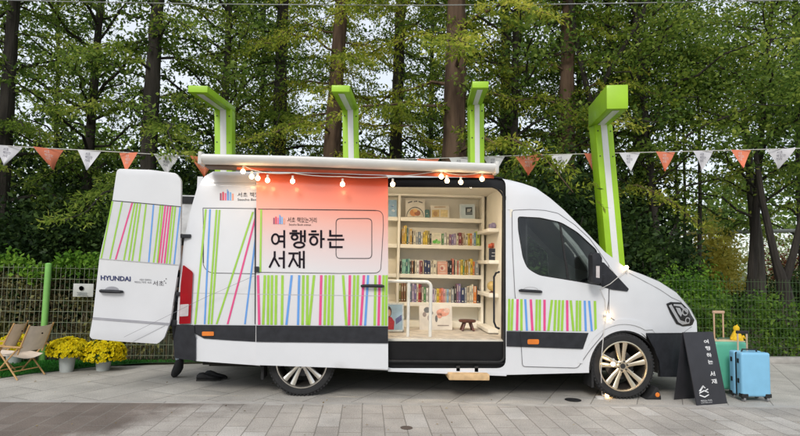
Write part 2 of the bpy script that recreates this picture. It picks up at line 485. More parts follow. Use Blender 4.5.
# rear lamp
mb = MB()
sheet(mb, side, rounded([(183,264.5),(193,272),(190.5,323.5),(179,324),(180.5,285)], [2,2,1,1,2]), [], .02, .05, 6)
rl = mb.build('rear_lamp', redlens, van, bevel=.006)
part('reversing_lens', clearlens, rounded([(180,304.5),(188.8,304),(188.2,316),(179.6,316.5)], 1), .0235, .004, parent=rl)
part('side_marker', amber, rr(202, 331.6, 213.8, 335.8, 1), .022, .02)
part('side_marker', amber, rr(527.5, 339.2, 539, 344.2, 1.5), .022, .02)

# thin printed and pressed lines
def line_part(name, pts, w, off, m=seamm, parent=van, surf=side, closed=False):
    mb = MB(); pts = [Vector(p) for p in pts]
    n = len(pts)
    if not closed: pts2 = pts
    vs = []; fs = []
    for i, p in enumerate(pts):
        if closed: t = pts[(i+1) % n]-pts[i-1]
        else: t = pts[min(i+1, n-1)]-pts[max(i-1, 0)]
        q = Vector((-t.y, t.x)).normalized()*w/2
        vs += [surf(p.x+q.x, p.y+q.y, off), surf(p.x-q.x, p.y-q.y, off)]
    for i in range(n if closed else n-1):
        j = (i+1) % n; fs.append((2*i, 2*i+1, 2*j+1, 2*j))
    mb.add(vs, fs); return mb.build(name, m, parent, recalc=False)
line_part('panel_seam', dens([(203,208),(203.5,235),(203.5,263)], 8)[:-1]+arc_pts(214,262,11,11,180,90,6)+[(230,273.3),(257,273.8)], .6, .0025)
line_part('panel_seam', [(203,208),(225,208.2),(257,208.6)], .6, .0025)
line_part('panel_seam', [(192,293),(225,293.5),(257,294)], .45, .0025, mat('soft_seam', (.45,.45,.46)))
line_part('panel_seam', [(208,182.6),(240,182.8),(262,183)], .45, .0025, MATS['soft_seam'])
# stripes
def stripes(name, lst, yt, yb, off, parent, surf, w=2.3):
    mb = MB()
    for (a, b, c) in lst:
        ww = w*(1.0 if c != 'b' else .9)
        n = 6; ytt = yt(a) if callable(yt) else yt; ybb = yb(b) if callable(yb) else yb
        vs = []
        for i in range(n+1):
            t = i/n; x = a+(b-a)*t; y = ytt+(ybb-ytt)*t
            vs += [surf(x-ww/2, y, off), surf(x+ww/2, y, off)]
        mb.add(vs, [(2*i, 2*i+1, 2*i+3, 2*i+2) for i in range(n)], 'gpb'.index(c))
    return mb.build(name, [sgreen, spink, sblue], parent, recalc=False)
k1 = lambda x: 170+x/3.352
stripes('coloured_stripes', [(k1(120),k1(84),'g'),(k1(134),k1(116),'b'),(k1(156),k1(129),'g'),(k1(166),k1(139),'g'),(k1(278),k1(156),'g'),(k1(291),k1(193),'p'),(258.6,k1(251),'b')], lambda x: 209+(x-205)*.06, 324.2, .004, van, side, 1.9)

def logo(surf, x0, y0, x1, y1, off, parent, name='emblem'):
    mb = MB(); W = (x1-x0); H = y1-y0
    cols = [(.32,.05,.12),(.7,.05,.1),(.8,.15,.3),(.12,.3,.7),(.2,.45,.8),(.8,.35,.25)]
    ms = [mat('logo_colour_%s' % 'abcdef'[i], c, rough=.5, var=.02) for i, c in enumerate(cols)]
    tops = [.3,.18,.3,.1,.22,.35]; 
    for i in range(6):
        a = x0+W*(i*.165); b = a+W*.115; t = y0+H*tops[i]
        mb.add([surf(a,t,off), surf(b,t,off), surf(b,y1,off), surf(a,y1,off)], [(0,1,2,3)], i)
    c = (x0+W*.52, y0)
    mb.add([surf(c[0]-W*.06,y0+H*.06,off), surf(c[0],y0-H*.1,off), surf(c[0]+W*.06,y0+H*.06,off)], [(0,1,2)], 4)
    return mb.build(name, ms, parent, recalc=False)
logo(side, 219.8, 190, 234.5, 200.3, .004, van)
mb = MB(); text_px(mb, side, '서초 책있는거리', 237.5, 192.3, 275, 196.9, .004)
text_px(mb, side, 'Seocho Book avenue', 237.5, 198.3, 272, 200.7, .004); mb.build('lettering', ink, van, recalc=False)

# ---- sliding door (slid back over the rear quarter)
DO = .075
DOOR = rounded([(256.5,173),(320,173.2),(388,175.5),(388.2,369.4),(255.4,365),(256,300)], [2,0,3,2,3,0])
mb = MB(); sheet(mb, side, DOOR, [], DO, .06, 6)
sd = mb.build('sliding_door', coralm, van, ang=40)
part('trim_band', black, [(256.2,325.4),(388.1,326.2),(388.1,343.3),(256.2,341.8)], DO+.014, .018, parent=sd)
part('skirt_panel', white, [(255.8,342.6),(388.1,344.2),(388.1,369.4),(255.6,365)], DO+.018, .018, parent=sd)
k2 = lambda x: 170+x/3.352
SL = [(295,299,'p'),(318,312,'g'),(330,328,'g'),(342,340,'g'),(356,354,'g'),(377,375,'g'),(408,390,'b'),(433,429,'b'),(447,444,'g'),(461,459,'g'),(483,466,'g'),(507,503,'p'),(522,518,'g'),(535,531,'g'),(547,543,'g'),(580,591,'g'),(603,600,'p'),(618,614,'g'),(630,626,'g'),(650,639,'p'),(664,654,'b'),(689,686,'g'),(703,699,'p'),(716,713,'g'),(726,724,'g')]
stripes('coloured_stripes', [(k2(a),k2(b),c) for a,b,c in SL], 275.2, lambda x: 324.7+(x-257)*.007, DO+.0045, sd, side, 2.5)
stripes('coloured_stripes', [(261.2,260.3,'g')], 209, 272, DO+.0045, sd, side, 1.9)
line_part('window_outline', dens([(258,209),(300,209.3),(340,209.8),(376,210.3)],10)[:-1]+arc_pts(377,216.5,6,6,-90,0,5)+[(383.4,225),(382,250),(381,266)]+arc_pts(375,267,6,6,0,90,5)+[(340,273.4),(300,272.8),(258,272.3)], .55, DO+.0045, parent=sd)
line_part('hatch_outline', rr(336, 218.5, 371.8, 258.4, 4.5, 5), .7, DO+.0045, parent=sd, closed=True)
line_part('pressed_line', [(257.5,294.2),(388,296)], .4, DO+.0044, MATS['soft_seam'], parent=sd)
logo(side, 273.2, 215, 285.5, 224, DO+.005, sd)
mb = MB()
text_px(mb, side, '서초 책있는거리', 287.5, 217, 316.5, 222.3, DO+.005, slope=.5)
text_px(mb, side, 'Seocho Book avenue', 289, 223.4, 311, 225.4, DO+.005, slope=.3)
def gpx(x0, y0, x1, y1): return lambda u, v, k: side(x0+(x1-x0)*u, y1-(y1-y0)*v, DO+.005+.0002*k)
for ch, x0, x1 in (('여',271.6,285.6),('행',290,305.2),('하',309,323.8),('는',328,343.6)): glyph(mb, gpx(x0, 230.6, x1, 247.4), ch, .118, .85)
for ch, x0, x1 in (('서',269.6,285.4),('재',289,304.2)): glyph(mb, gpx(x0, 251.4, x1, 267.8), ch, .118, .9)
mb.build('lettering', ink, sd, recalc=False)
mb = MB(); hp = [side(361.5,286,DO+.012), side(363,285.8,DO+.045), side(370,285.8,DO+.055), side(382,286.1,DO+.055), side(383.5,286.2,DO+.02)]
mb.tube(hp, [.012,.016,.018,.018,.012], 8); mb.build('handle', black, sd)
part('roller_cover', black, rr(254.3, 266.5, 259, 272.2, .5), DO+.02, .04, parent=sd)
mb = MB(); sheet(mb, side, [(254.4,208),(256.2,208),(256,324),(254.6,324)], [], .03, .03, 12); mb.build('door_edge', seamm, sd)

# ---- front door
FD = [(512,210.3)]+[(530,209.5),(545,210.4),(558,213.3),(575,225),(590,239),(605,260),(608.8,265)]+[(608.7,300),(603.5,334),(590,350),(577.6,368),(522.5,366.5),(520.5,331),(515,295),(512.6,250)]
mb = MB(); sheet(mb, side, rounded(FD, [3,2,2,2,2,2,2,3,2,4,3,3,3,2,2,2]), [WIN], .006, .012, 9)
fd = mb.build('front_door', white, van, ang=40)
line_part('door_gap', dens(rounded(FD, [3,2,2,2,2,2,2,3,2,4,3,3,3,2,2,2]), 8), .7, .0068, mat('door_gap', (.16,.16,.17)), parent=fd, closed=True)
part('trim_band', black, [(520.2,331.4),(588.4,333),(583,349),(521.5,346.8)], .02, .014, parent=fd)
k3x = lambda x: 495+x/3.633
FS = [(52,50,'g'),(64,60,'g'),(82,80,'p'),(96,96,'g'),(110,116,'b'),(130,136,'p'),(152,150,'g'),(163,162,'g'),(180,180,'p'),(207,194,'g'),(221,216,'g'),(234,230,'g'),(247,243,'g'),(262,263,'p'),(275,285,'g'),(298,297,'g'),(309,309,'g'),(326,330,'b'),(342,352,'b'),(363,366,'g')]
mb = MB(); sheet(mb, side, [(507,298.6),(597,300.8),(597.3,331.2),(507,330.6)], [], .0085, 0, 12); mb.build('stripe_film', vinyl, fd, recalc=False)
stripes('coloured_stripes', [(k3x(a),k3x(b),c) for a,b,c in FS], lambda x: 298.8+(x-507)*.024, lambda x: 330.5+(x-507)*.008, .011, fd, side, 2.5)
mb = MB(); mb.tube([side(519.5,290.6,.012), side(521,290.5,.04), side(540,291.6,.04), side(541.5,291.8,.012)], [.012,.017,.017,.012], 8)
mb.build('handle', black, fd)
line_part('handle_recess', arc_pts(530.5,290.3,7.5,3.2,180,360,8), .6, .0075, MATS['soft_seam'], parent=fd)
# glass
gl = part('window', winglass, WIN, -.012, 0)
line_part('window_seal', dens(WIN, 6), 1.7, -.004, rubber, parent=gl, closed=True)
mb = MB(); sheet(mb, side, [(558.8,221.3),(560.8,222.2),(569.6,281),(567.4,280.5)], [], -.006, .02, 8); mb.build('window_divider', rubber, gl)
gl2 = part('window', winglass, WIN, -.012, 0, surf=far)
mb = MB(); sheet(mb, side, rounded([(601,262),(604,262.5),(616,275),(629,289),(627.5,291.5),(612,289.6),(601.5,286.5)], 1), [], .012, .02, 8)
mb.build('quarter_trim', black, van)
# mirror
mb = MB()
c0 = side(597.3, 268); w = .055; 
mo = [P(592.3,255,-.22),P(595,252.3,-.22),P(600,253,-.22),P(602.5,258,-.22),P(602.5,282,-.22),P(599,284.5,-.22),P(593,283,-.22)]
mb.prism(mo, (0,.13,0)); mb.box(c0.x-.03, c0.x+.03, -.12, .04, c0.z-.13, c0.z-.07)
mr = mb.build('mirror', black, van, bevel=.012)
mb = MB(); mb.prism([p+Vector((-.004,.012,0)) for p in (P(592.6,256,-.2),P(592.6,281,-.2),P(592.5,281,-.11),P(592.5,256,-.11))], (-.003,0,0)); mb.build('mirror_glass', mat('mirror', (.8,.8,.8), rough=.03, metal=1), mr)
mb = MB(); mb.prism([P(596,266,-.223),P(599.5,266,-.223),P(599.5,278,-.223),P(596,277.5,-.223)], (0,-.004,0)); mb.build('turn_lens', clearlens, mr)

# windscreen, grille, front bumper, headlamps
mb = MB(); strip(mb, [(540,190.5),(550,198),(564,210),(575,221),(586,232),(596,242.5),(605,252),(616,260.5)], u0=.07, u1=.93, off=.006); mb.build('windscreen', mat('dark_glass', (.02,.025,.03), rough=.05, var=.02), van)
BUMP = rounded([(646,333.3),(683,334),(698,334),(701,345),(700,366),(692,377.5),(660.5,377),(659.5,362),(654,348)], [1,2,2,3,3,3,1,1,1])
mb = MB(); sheet(mb, side, BUMP, [], .016, .03, 8)
strip(mb, [(698,333),(701,345),(700,366),(692,377.5)])
mb.build('front_bumper', black, van)
mb = MB(); sheet(mb, far, BUMP, [], .016, .03, 12); mb.build('front_bumper', black, van)
HL = rounded([(666.6,303.8),(671,302),(682,302.5),(689.8,310),(694.9,320),(693.6,325.5),(683.5,326.5),(677,324),(671,314)], .6)
for sf in (side, far):
    mb = MB(); sheet(mb, sf, HL, [], .006, .02, 5); hl = mb.build('headlamp', mat('lamp_black', (.012,.012,.014), rough=.3, spec=.25), van)
    mb = MB()
    for (x, y, r_) in ((686,312,3.4),(688.5,320.5,2.8)):
        sheet(mb, sf, arc_pts(x, y, r_*1.0, r_*1.15, 0, 360, 12)[:-1], [arc_pts(x, y, r_*.62, r_*.78, 0, 360, 12)[:-1]], .012, .012, 4)
    sheet(mb, sf, [(669.0,305.6),(671.8,304.4),(680.8,320.2),(691,323.6),(683,324.8),(678.8,322.2)], [], .011, .01, 4)
    sheet(mb, sf, [(676,307.5),(680.5,308.2),(683,313.5),(681.5,317),(678.5,313)], [], .0115, .01, 4)
    sheet(mb, sf, [(674,304),(682,304.5),(689,312),(687.5,313),(680.5,306.5),(674,305.8)], [], .011, .01, 4)
    mb.build('reflector', mat('lamp_silver', (.50,.50,.52), rough=.3, metal=.4), hl)
# fender flare crease and black arch lip
mb = MB()
o_ = arc_pts(624.5, 370, 47, 51, -8, -172, 22); i_ = arc_pts(624.5, 370, 42.5, 46, -172, -8, 22)
o_ = [(x, y) for x, y in o_ if x < 655]; i_ = [(x, y) for x, y in i_ if x < 650]
sheet(mb, side, [(x, y) for x, y in o_+i_], [], .012, .016, 5); mb.build('wheel_flare', white, van, ang=30)
for sf in (side, far):
    mb = MB(); sheet(mb, sf, arc_pts(624.5,370,37.5,41,10,-180,24)+arc_pts(624.5,370,33.8,37.8,-180,10,24), [], -.012, .06, 6); mb.build('arch_liner', rubber, van)
line_part('panel_seam', [(608.8,265),(609.3,290),(608.7,312),(611,318),(616,321)], .6, .0065)
line_part('panel_seam', [(629,273),(645,281.5),(660,289.5),(672,297.5),(682,302)], .6, .003, mat('bonnet_gap', (.26,.26,.27)))
line_part('panel_seam', [(693.5,326),(688,330),(684,333)], .5, .004, MATS['bonnet_gap'])
line_part('panel_seam', [(655,333),(652,329),(647,325.5)], .4, .004, MATS['soft_seam'])
line_part('panel_seam', [(609,266),(616,275),(622,284)], .4, .003, MATS['soft_seam'])
line_part('panel_seam', [(507.5,209.8),(512,210)], .5, .003, MATS['soft_seam'])

# mud flaps
mb = MB(); a = P(590,352,.12); b = P(593,386,.12)
mb.box(a.x-.015, a.x+.01, .04, .28, b.z, a.z); mb.build('mud_flap', rubber, van)
a = P(264,366,.1); mb = MB(); mb.box(a.x-.03, a.x, .10, .34, .16, .42); mb.build('mud_flap', rubber, van)

# wheels
def wheel(cx, near, rimm, R_=.366, seed=0):
    cz = R_-.004; rr_ = .272
    s = -1 if near else 1; y0 = .035 if near else WID-.035   # outer face plane
    Y = lambda h: y0 - s*h                                   # h = depth inward
    e = bpy.data.objects.new('wheel', None); COL.objects.link(e); e.parent = van; e.empty_display_size = .1
    ORIG[e.name] = ORIG[van.name]
    mb = MB()
    prof = [(rr_,.0),(rr_+.02,-.006),(R_-.03,-.008),(R_-.008,.012),(R_,.03),(R_,.075),(R_-.006,.078),(R_-.006,.086),(R_,.089),(R_,.135),(R_-.006,.138),(R_-.006,.146),(R_,.149),(R_,.195),(R_-.01,.215),(R_-.04,.228),(rr_,.225)]
    mb.lathe([(r_, Y(h)) for r_, h in prof], (cx,0,cz), 'y', 56, close=True)
    for k in range(56):
        a = 2*math.pi*k/56
        c = Vector((cx+math.cos(a)*(R_-.0165), Y(.004), cz+math.sin(a)*(R_-.014)))
        mb.obox(c+Vector((0,.004 if near else -.004,0)), Vector((math.cos(a),0,math.sin(a)))*.012, Vector((-math.sin(a),0,math.cos(a)))*.0085, (0,.009,0))
    mb.build('tyre', rubber, e)
    mb = MB()
    mb.lathe([(r_, Y(h)) for r_, h in [(rr_+.003,.0),(rr_+.006,-.008),(rr_-.006,-.010),(rr_-.016,.004),(rr_-.018,.02),(rr_,.02)]], (cx,0,cz), 'y', 48, close=True)
    mb.lathe([(r_, Y(h)) for r_, h in [(rr_-.0175,.019),(rr_-.022,.05),(rr_-.04,.2),(rr_,.2),(rr_,.021)]], (cx,0,cz), 'y', 48, mi=1, close=True)
    mb.lathe([(.062,Y(.075)),(.068,Y(.02)),(.05,Y(.008)),(.0,Y(.006))], (cx,0,cz), 'y', 24)
    for k in range(5):
        for q in (-1, 1):
            a = R(90+72*k+11*q + (4 if near else 0)); d = Vector((math.cos(a),0,math.sin(a))); t = Vector((-d.z,0,d.x))
            a2 = R(90+72*k+17*q + (4 if near else 0)); h_ = Vector((math.cos(a2),0,math.sin(a2)))
            A = Vector((cx,0,cz))+h_*.05; B = Vector((cx,0,cz))+d*(rr_-.010)
            for (w0, w1, ya, yb) in ((.017,.029,.012,.0),):
                vs = []
                for (pt, w, yy) in ((A,w0,ya),(A.lerp(B,.5),(w0+w1)*.5-.002,.016),(B,w1,yb)):
                    for (ww, hh) in ((w,yy+.006),(w*.55,yy),(-w*.55,yy),(-w,yy+.006),(-w,yy+.04),(w,yy+.04)):
                        v = pt+t*ww; vs.append((v.x, Y(hh), v.z))
                fs = [(i*6+j, i*6+(j+1)%6, (i+1)*6+(j+1)%6, (i+1)*6+j) for i in range(2) for j in range(6)]+[(0,1,2,3,4,5),(12,13,14,15,16,17)]
                mb.add(vs, fs)
    mb.build('rim', [rimm, barrel], e, ang=30)
    mb = MB()
    mb.lathe([(.03,Y(.004)),(.028,Y(.0)),(.0,Y(-.001))], (cx,0,cz), 'y', 20)
    for k in range(6):
        a = R(60*k+15); c = (cx+.052*math.cos(a), 0, cz+.052*math.sin(a))
        mb.lathe([(.010,Y(.016)),(.010,Y(-.004)),(.006,Y(-.008))], c, 'y', 6)
    mb.build('hub', darkmetal, e)
    mb = MB(); mb.lathe([(.165,Y(.10)),(.165,Y(.13))], (cx,0,cz), 'y', 32); mb.lathe([(.06,Y(.07)),(.07,Y(.13))], (cx,0,cz), 'y', 16)
    mb.build('brake_disc', darkmetal, e)
for cx, near, rm in ((2.905,True,gold),(-.675,True,alloy),(2.905,False,alloy),(-.675,False,alloy)):
    wheel(cx, near, rm)

# ---- cab interior
seatm = mat('seat_fabric', (.03,.03,.034), rough=.9, var=.3, scale=30)
for y in (.52, 1.38):
    mb = MB(); bx = 2.0
    mb.obox((bx+.12,y,.98), (.26,0,.02), (0,.24,0), (0,0,.07)); mb.obox((bx-.14,y,1.32), (.06,0,-.012), (0,.23,0), (-.07,0,.33))
    mb.obox((bx-.22,y,1.74), (.045,0,0), (0,.12,0), (-.01,0,.09)); mb.box(bx-.1, bx+.3, y-.2, y+.2, .45, .92)
    mb.build('cab_seat', seatm, van, bevel=.03)
mb = MB(); c = Vector((2.62,.52,1.24)); ax = Vector((-.55,0,.83)).normalized(); u_ = Vector((0,1,0)); w_ = ax.cross(u_)
ring = [c+(u_*math.cos(2*math.pi*k/24)+w_*math.sin(2*math.pi*k/24))*.2 for k in range(25)]
mb.tube(ring, .015, 8); mb.tube([c-u_*.19, c, c+u_*.19], .014, 6); mb.tube([c, c-ax*.35], .03, 8)
mb.build('steering_wheel', black, van)
mb = MB(); mb.box(2.7, 3.1, .22, WID-.22, .7, 1.14); mb.box(1.9, 2.9, .14, WID-.14, .40, .5); mb.build('dashboard', black, van, bevel=.04)
mb = MB()
mb.tube([side(565,243,-.10), side(569,247,-.13), side(574.5,254,-.13), side(575.5,257,-.10)], .012, 6)
mb.build('grab_handle', mat('light_grey_plastic', (.7,.7,.7), rough=.5), van)
mb = MB(); ap = [side(552,219.5,-.05), side(575,246,-.05), side(598,279,-.05)]
mb.tube(ap, [.025,.035,.04], 8); mb.build('pillar_lining', mat('mid_grey_plastic', (.42,.44,.44), rough=.6), van)
mb = MB(); mb.prism([(1.83,.13,.5),(1.83,WID-.13,.5),(1.83,WID-.2,2.3),(1.83,.2,2.3)], (.02,0,0)); mb.build('cab_partition', mat('charcoal_lining', (.05,.05,.055), rough=.9), van)

# ---- rear doors swung open
hx = P(181, 200, 0).x
RD = rounded([(117,168.7),(150,169.8),(176,173.2),(181,179.6),(180.8,206),(179.5,262),(170,322),(164,338),(157.5,343.8),(120,341.5),(91.5,338.8),(89.5,336),(93,316),(99.4,258),(112.4,200)], [4,2,2,3,1,1,2,2,2,2,3,1,1,1,1])
pl = plane(.02)
mb = MB(); sheet(mb, pl, RD, [], 0, .05, 14); rd = mb.build('rear_door', white, van, bevel=.012)
mb = MB(); sheet(mb, pl, [(113.2,201),(179.8,207),(178.2,264.8),(100,258.4)], [], .0035, .002, 20); fl = mb.build('rear_window', mat('frosted_film', (.62,.63,.65), rough=.25, var=.03, coat=.4), rd)
KS = [(75,49,'g'),(97,69,'g'),(120,82,'p'),(126,101,'g'),(132,112,'g'),(139,120,'g'),(152,136,'g'),(169,158,'b'),(185,169,'g'),(190,178,'g'),(196,181,'p'),(202,187,'p'),(208,194,'p'),(213,199,'g'),(219,206,'g'),(230,216,'b')]
kx = lambda x: 80+x/2.293
stripes('coloured_stripes', [(kx(a),kx(b),c) for a,b,c in KS], lambda x: 201.3+(x-113)*.085, lambda x: 258.4+(x-100)*.078, .006, rd, pl, 1.6)
line_part('window_edge', [(112.6,200.6),(181,206.8)], .8, .0062, parent=rd, surf=pl)
line_part('pressed_line', [(99.6,258.6),(178.5,265)], .7, .0062, MATS['soft_seam'], parent=rd, surf=pl)
mb = MB(); sheet(mb, pl, [(93,317),(92.7,319.5),(169.6,325.5),(170,323)], [], .004, .003, 14); mb.build('pressed_line', mat('shaded_seam', (.33,.33,.36)), rd)
line_part('film_cut', [(133,341.6),(165,325.5)], .4, .005, MATS['soft_seam'], parent=rd, surf=pl)
mb = MB(); text_px(mb, pl, 'HYUNDAI', 100.8, 275.3, 130.8, 280.2, .005, bold=.03, slope=1.2)
mb.build('lettering', navy, rd, recalc=False)
mb = MB(); text_px(mb, pl, '서초', 153, 280.5, 164, 285.6, .005, slope=.4)
text_px(mb, pl, '사람이 함께하는', 139.5, 278.6, 151.8, 280.6, .005, slope=.4); text_px(mb, pl, '책있는거리 서초', 134.5, 281, 151.8, 283, .005, slope=.6)
for q in ((164.5,281),(166.3,278.8),(165.8,283)): sheet(mb, pl, arc_pts(q[0], q[1], .55, .55, 0, 360, 8)[:-1], [], .005, 0, 3)
mb.build('lettering', mat('grey_ink', (.05,.05,.06)), rd, recalc=False)
mb = MB(); mb.tube([pl(100.8,290.7,.01), pl(102.5,290.8,.04), pl(112,291.2,.045), pl(121.5,291.6,.04), pl(123,291.8,.01)], [.014,.018,.019,.018,.014], 8); mb.build('handle', black, rd)
mb = MB(); sheet(mb, pl, arc_pts(112,290,7,3.6,180,360,10), [], .004, .002, 4); mb.build('handle_recess', MATS['shaded_seam'], rd)
mb = MB()
for (y0_, y1_) in ((234,238),(292,296)):
    a = P(178, y0_, .05); b = P(189, y1_, .05); mb.box(a.x-.02, b.x+.02, .03, .09, b.z, a.z)
a = P(162,320,.05); b = P(184,326,.05); mb.box(a.x+.05, b.x, .06, .10, b.z, a.z)
mb.build('hinge', black, van, bevel=.006)
# far rear door
RD2 = [(P(x, y, WID)) for x, y in ((150,186),(207,183),(203,322),(150,318))]
mb = MB(); z0 = .55; z1 = 2.36; mb.box(XR-.95, XR+.02, WID-.06, WID-.02, z0, z1)
rd2 = mb.build('rear_door', mat('door_lining', (.52,.52,.52), rough=.5, var=.25, scale=7, bump=.2, bscale=9), van, bevel=.02)
mb = MB(); mb.box(XR-.95, XR+.02, WID-.075, WID-.0605, z1-.12, z1-.02); mb.build('door_seal', rubber, rd2)

# ---- awning on the roof edge
mb = MB(); a = [P(202,158.3,-.20), P(300,160.5,-.20), P(400,164.3,-.20), P(495.5,167.8,-.20)]
vs = []; n = 14
for p in a:
    for k in range(n):
        t = 2*math.pi*k/n; vs.append(p+Vector((0, .075*math.cos(t)*1.2, .052*math.sin(t)+.012*math.cos(2*t))))
mb.add(vs, [(i*n+k, i*n+(k+1)%n, (i+1)*n+(k+1)%n, (i+1)*n+k) for i in range(3) for k in range(n)]+[tuple(range(n)), tuple(range(3*n, 4*n))])
aw = mb.build('awning', mat('awning_white', (.74,.73,.70), rough=.4, var=.04), van, ang=50)
mb = MB()
for p in (a[0], a[-1]): mb.box(p.x-.02, p.x+.02, -.29, -.11, p.z-.075, p.z+.06)
mb.build('end_cap', mat('cap_grey', (.6,.59,.56), rough=.5), aw, bevel=.012)
mb = MB(); q0 = P(204,161.5,-.14); q1 = P(494,170.5,-.14)
mb.prism([q0, q1, q1-Vector((0,0,.05)), q0-Vector((0,0,.05))], (0,.24,0))
mb.prism([q0-Vector((0,0,.05))+Vector((.35,0,0)), q1-Vector((0,0,.05)), q1-Vector((0,0,.085)), q0-Vector((0,0,.075))+Vector((.35,0,0))], (0,.02,0), 1); mb.build('valance', [mat('mount_rail', (.16,.11,.08), rough=.7), mat('red_fabric', (.5,.10,.05), rough=.8)], aw)

# wooden step under the sill
mb = MB(); a = P(448.8,373.5,-.12); b = P(489.5,380.5,-.12)
mb.box(a.x, b.x, -.13, .22, b.z, a.z-.005)
mb.build('side_step', mat('pale_wood', (.62,.42,.22), rough=.6, var=.2, scale=14), van, bevel=.012)
for x_ in (a.x+.1, b.x-.14): mb = MB(); mb.box(x_, x_+.04, .0, .2, a.z-.01, .35); mb.build('step_bracket', darkmetal, van)

# ceiling lamp inside (lit)
warm = mat('led_lamp', (.9,.8,.65), emit=(1,.83,.60), estr=70)
mb = MB(); mb.box(-.6, 1.2, .175, .235, 2.358, 2.368); mb.build('ceiling_lamp', warm, van)
# white hand rail inside the doorway
rail = mat('white_rail', (.72,.70,.64), rough=.4)
mb = MB(); Y = .24; zb = .63
A_ = P(386,281,Y); B_ = P(431,282.3,Y); zt = A_.z
def arcw(cx, cz, r_, a0, a1, n=6): return [Vector((cx+r_*math.cos(R(a0+(a1-a0)*i/n)), Y, cz+r_*math.sin(R(a0+(a1-a0)*i/n)))) for i in range(n+1)]
mb.tube([Vector((A_.x-.4,Y,zb)), Vector((A_.x-.4,Y,zt-.06))]+arcw(A_.x-.34, zt-.06, .06, 180, 90)+arcw(B_.x-.06, zt-.06, .06, 90, 0)+[Vector((B_.x,Y,zb))], .020, 10)
xm = P(408.5,300,Y).x; mb.tube([(xm,Y,zb),(xm,Y,zt)], .018, 10)
mb.build('hand_rail', rail, van)
mb = MB(); Y2 = .13; mb.tube([P(499,272,.06), P(496,273,Y2), P(494,277,Y2), P(494,322,Y2), P(496,327,Y2), P(499,328.5,.06)], .012, 8); mb.build('grab_handle', black, van)

# ---- shelves
SY = 1.35; SB = 1.60
sx0 = P(398.5,250,SY).x; sx1 = P(484,250,SY).x; zt = P(440,194.3,SY).z
shelf_px = [219.9, 246.8, 276.4, 304.6]          # front edge centres at x=440
mb = MB(); shelf_z = []
mb.box(-.62, sx1, SY, SB, zt-.03, zt); mb.box(-.62, sx1, SB, SB+.02, .62, zt)
for py in shelf_px:
    z = P(440, py, SY).z; shelf_z.append(z+.026); mb.box(-.62, sx0-.02, SY, SB, z-.026, z+.026); mb.box(sx0+.02, sx1-.03, SY, SB, z-.026, z+.026)
for x in (sx0, sx1-.015, -.62): mb.box(x-.017, x+.017, SY-.004, SB, .62, zt-.031)
mb.box(sx0+.02, sx1-.03, SY, SB, .62, .70)
bs = mb.build('bookshelf', cream, van, bevel=.004)
# side shelves at the front bulkhead
cs = []
for (py, x0) in ((231,486),(262,486.5),(294.5,486.5),(329,485.5)):
    p = P(x0, py, .85); cs.append(p.z+.022); mb = MB(); mb.box(p.x-.02, BHX-.001, .60, SY-.01, p.z-.022, p.z+.022); mb.build('side_shelf', cream, van, bevel=.004)
corner_z = cs
# ------------------------------------------------------------------ BOOKS and things on the shelves
ORD = ['first','second','third','fourth','fifth','sixth','seventh','eighth','ninth','tenth','eleventh','twelfth','thirteenth','fourteenth','fifteenth','sixteenth','seventeenth','eighteenth','nineteenth','twentieth','twenty first','twenty second','twenty third','twenty fourth','twenty fifth','twenty sixth','twenty seventh','twenty eighth','twenty ninth','thirtieth','thirty first','thirty second','thirty third','thirty fourth']
BC = dict(ochre=(.45,.28,.05), yellow=(.62,.45,.05), teal=(.03,.12,.12), beige=(.5,.42,.3), dark=(.035,.03,.03), grey=(.25,.26,.26), slate=(.12,.16,.2), white=(.66,.64,.58), olive=(.2,.17,.05), green=(.08,.22,.08), mauve=(.2,.1,.16), purple=(.18,.14,.28), lilac=(.42,.34,.45), cream=(.6,.55,.42), maroon=(.18,.03,.04), brown=(.2,.1,.05), orange=(.6,.2,.05), steel=(.15,.28,.42), mint=(.25,.5,.4), red=(.5,.05,.05), black=(.012,.012,.014), pink=(.6,.3,.3), navy=(.025,.035,.09), coral=(.6,.2,.14), blue=(.25,.4,.55), lime=(.4,.5,.1))
BW = dict(teal='dark teal', steel='steel blue', blue='light blue', dark='dark brown', navy='navy blue', green='green')
def bmat(c): return mat('cover_'+c, BC[c], rough=.45, var=.15, scale=25)
pages = mat('book_pages', (.66,.62,.52), rough=.9, var=.08, scale=60)
R2 = [(103,112,300,'ochre'),(112,122,285,'ochre'),(122,132,280,'yellow'),(134,142,300,'teal'),(143,152,300,'beige'),(153,165,305,'ochre'),(166,173,315,'dark'),(174,190,315,'cream'),(190,205,325,'grey'),(205,220,325,'slate'),(222,232,330,'white'),(234,247,325,'yellow'),(248,262,315,'yellow'),(263,276,318,'olive'),(278,288,335,'dark'),(352,365,335,'green'),(366,381,325,'white'),(384,396,327,'cream'),(398,412,335,'mauve'),(413,426,340,'purple'),(427,441,335,'lilac'),(443,456,345,'cream'),(458,475,325,'maroon'),(476,486,325,'brown'),(487,497,330,'beige'),(499,515,345,'cream'),(516,527,335,'yellow'),(528,541,330,'orange'),(542,552,332,'white'),(553,565,325,'steel'),(567,590,320,'lime')]
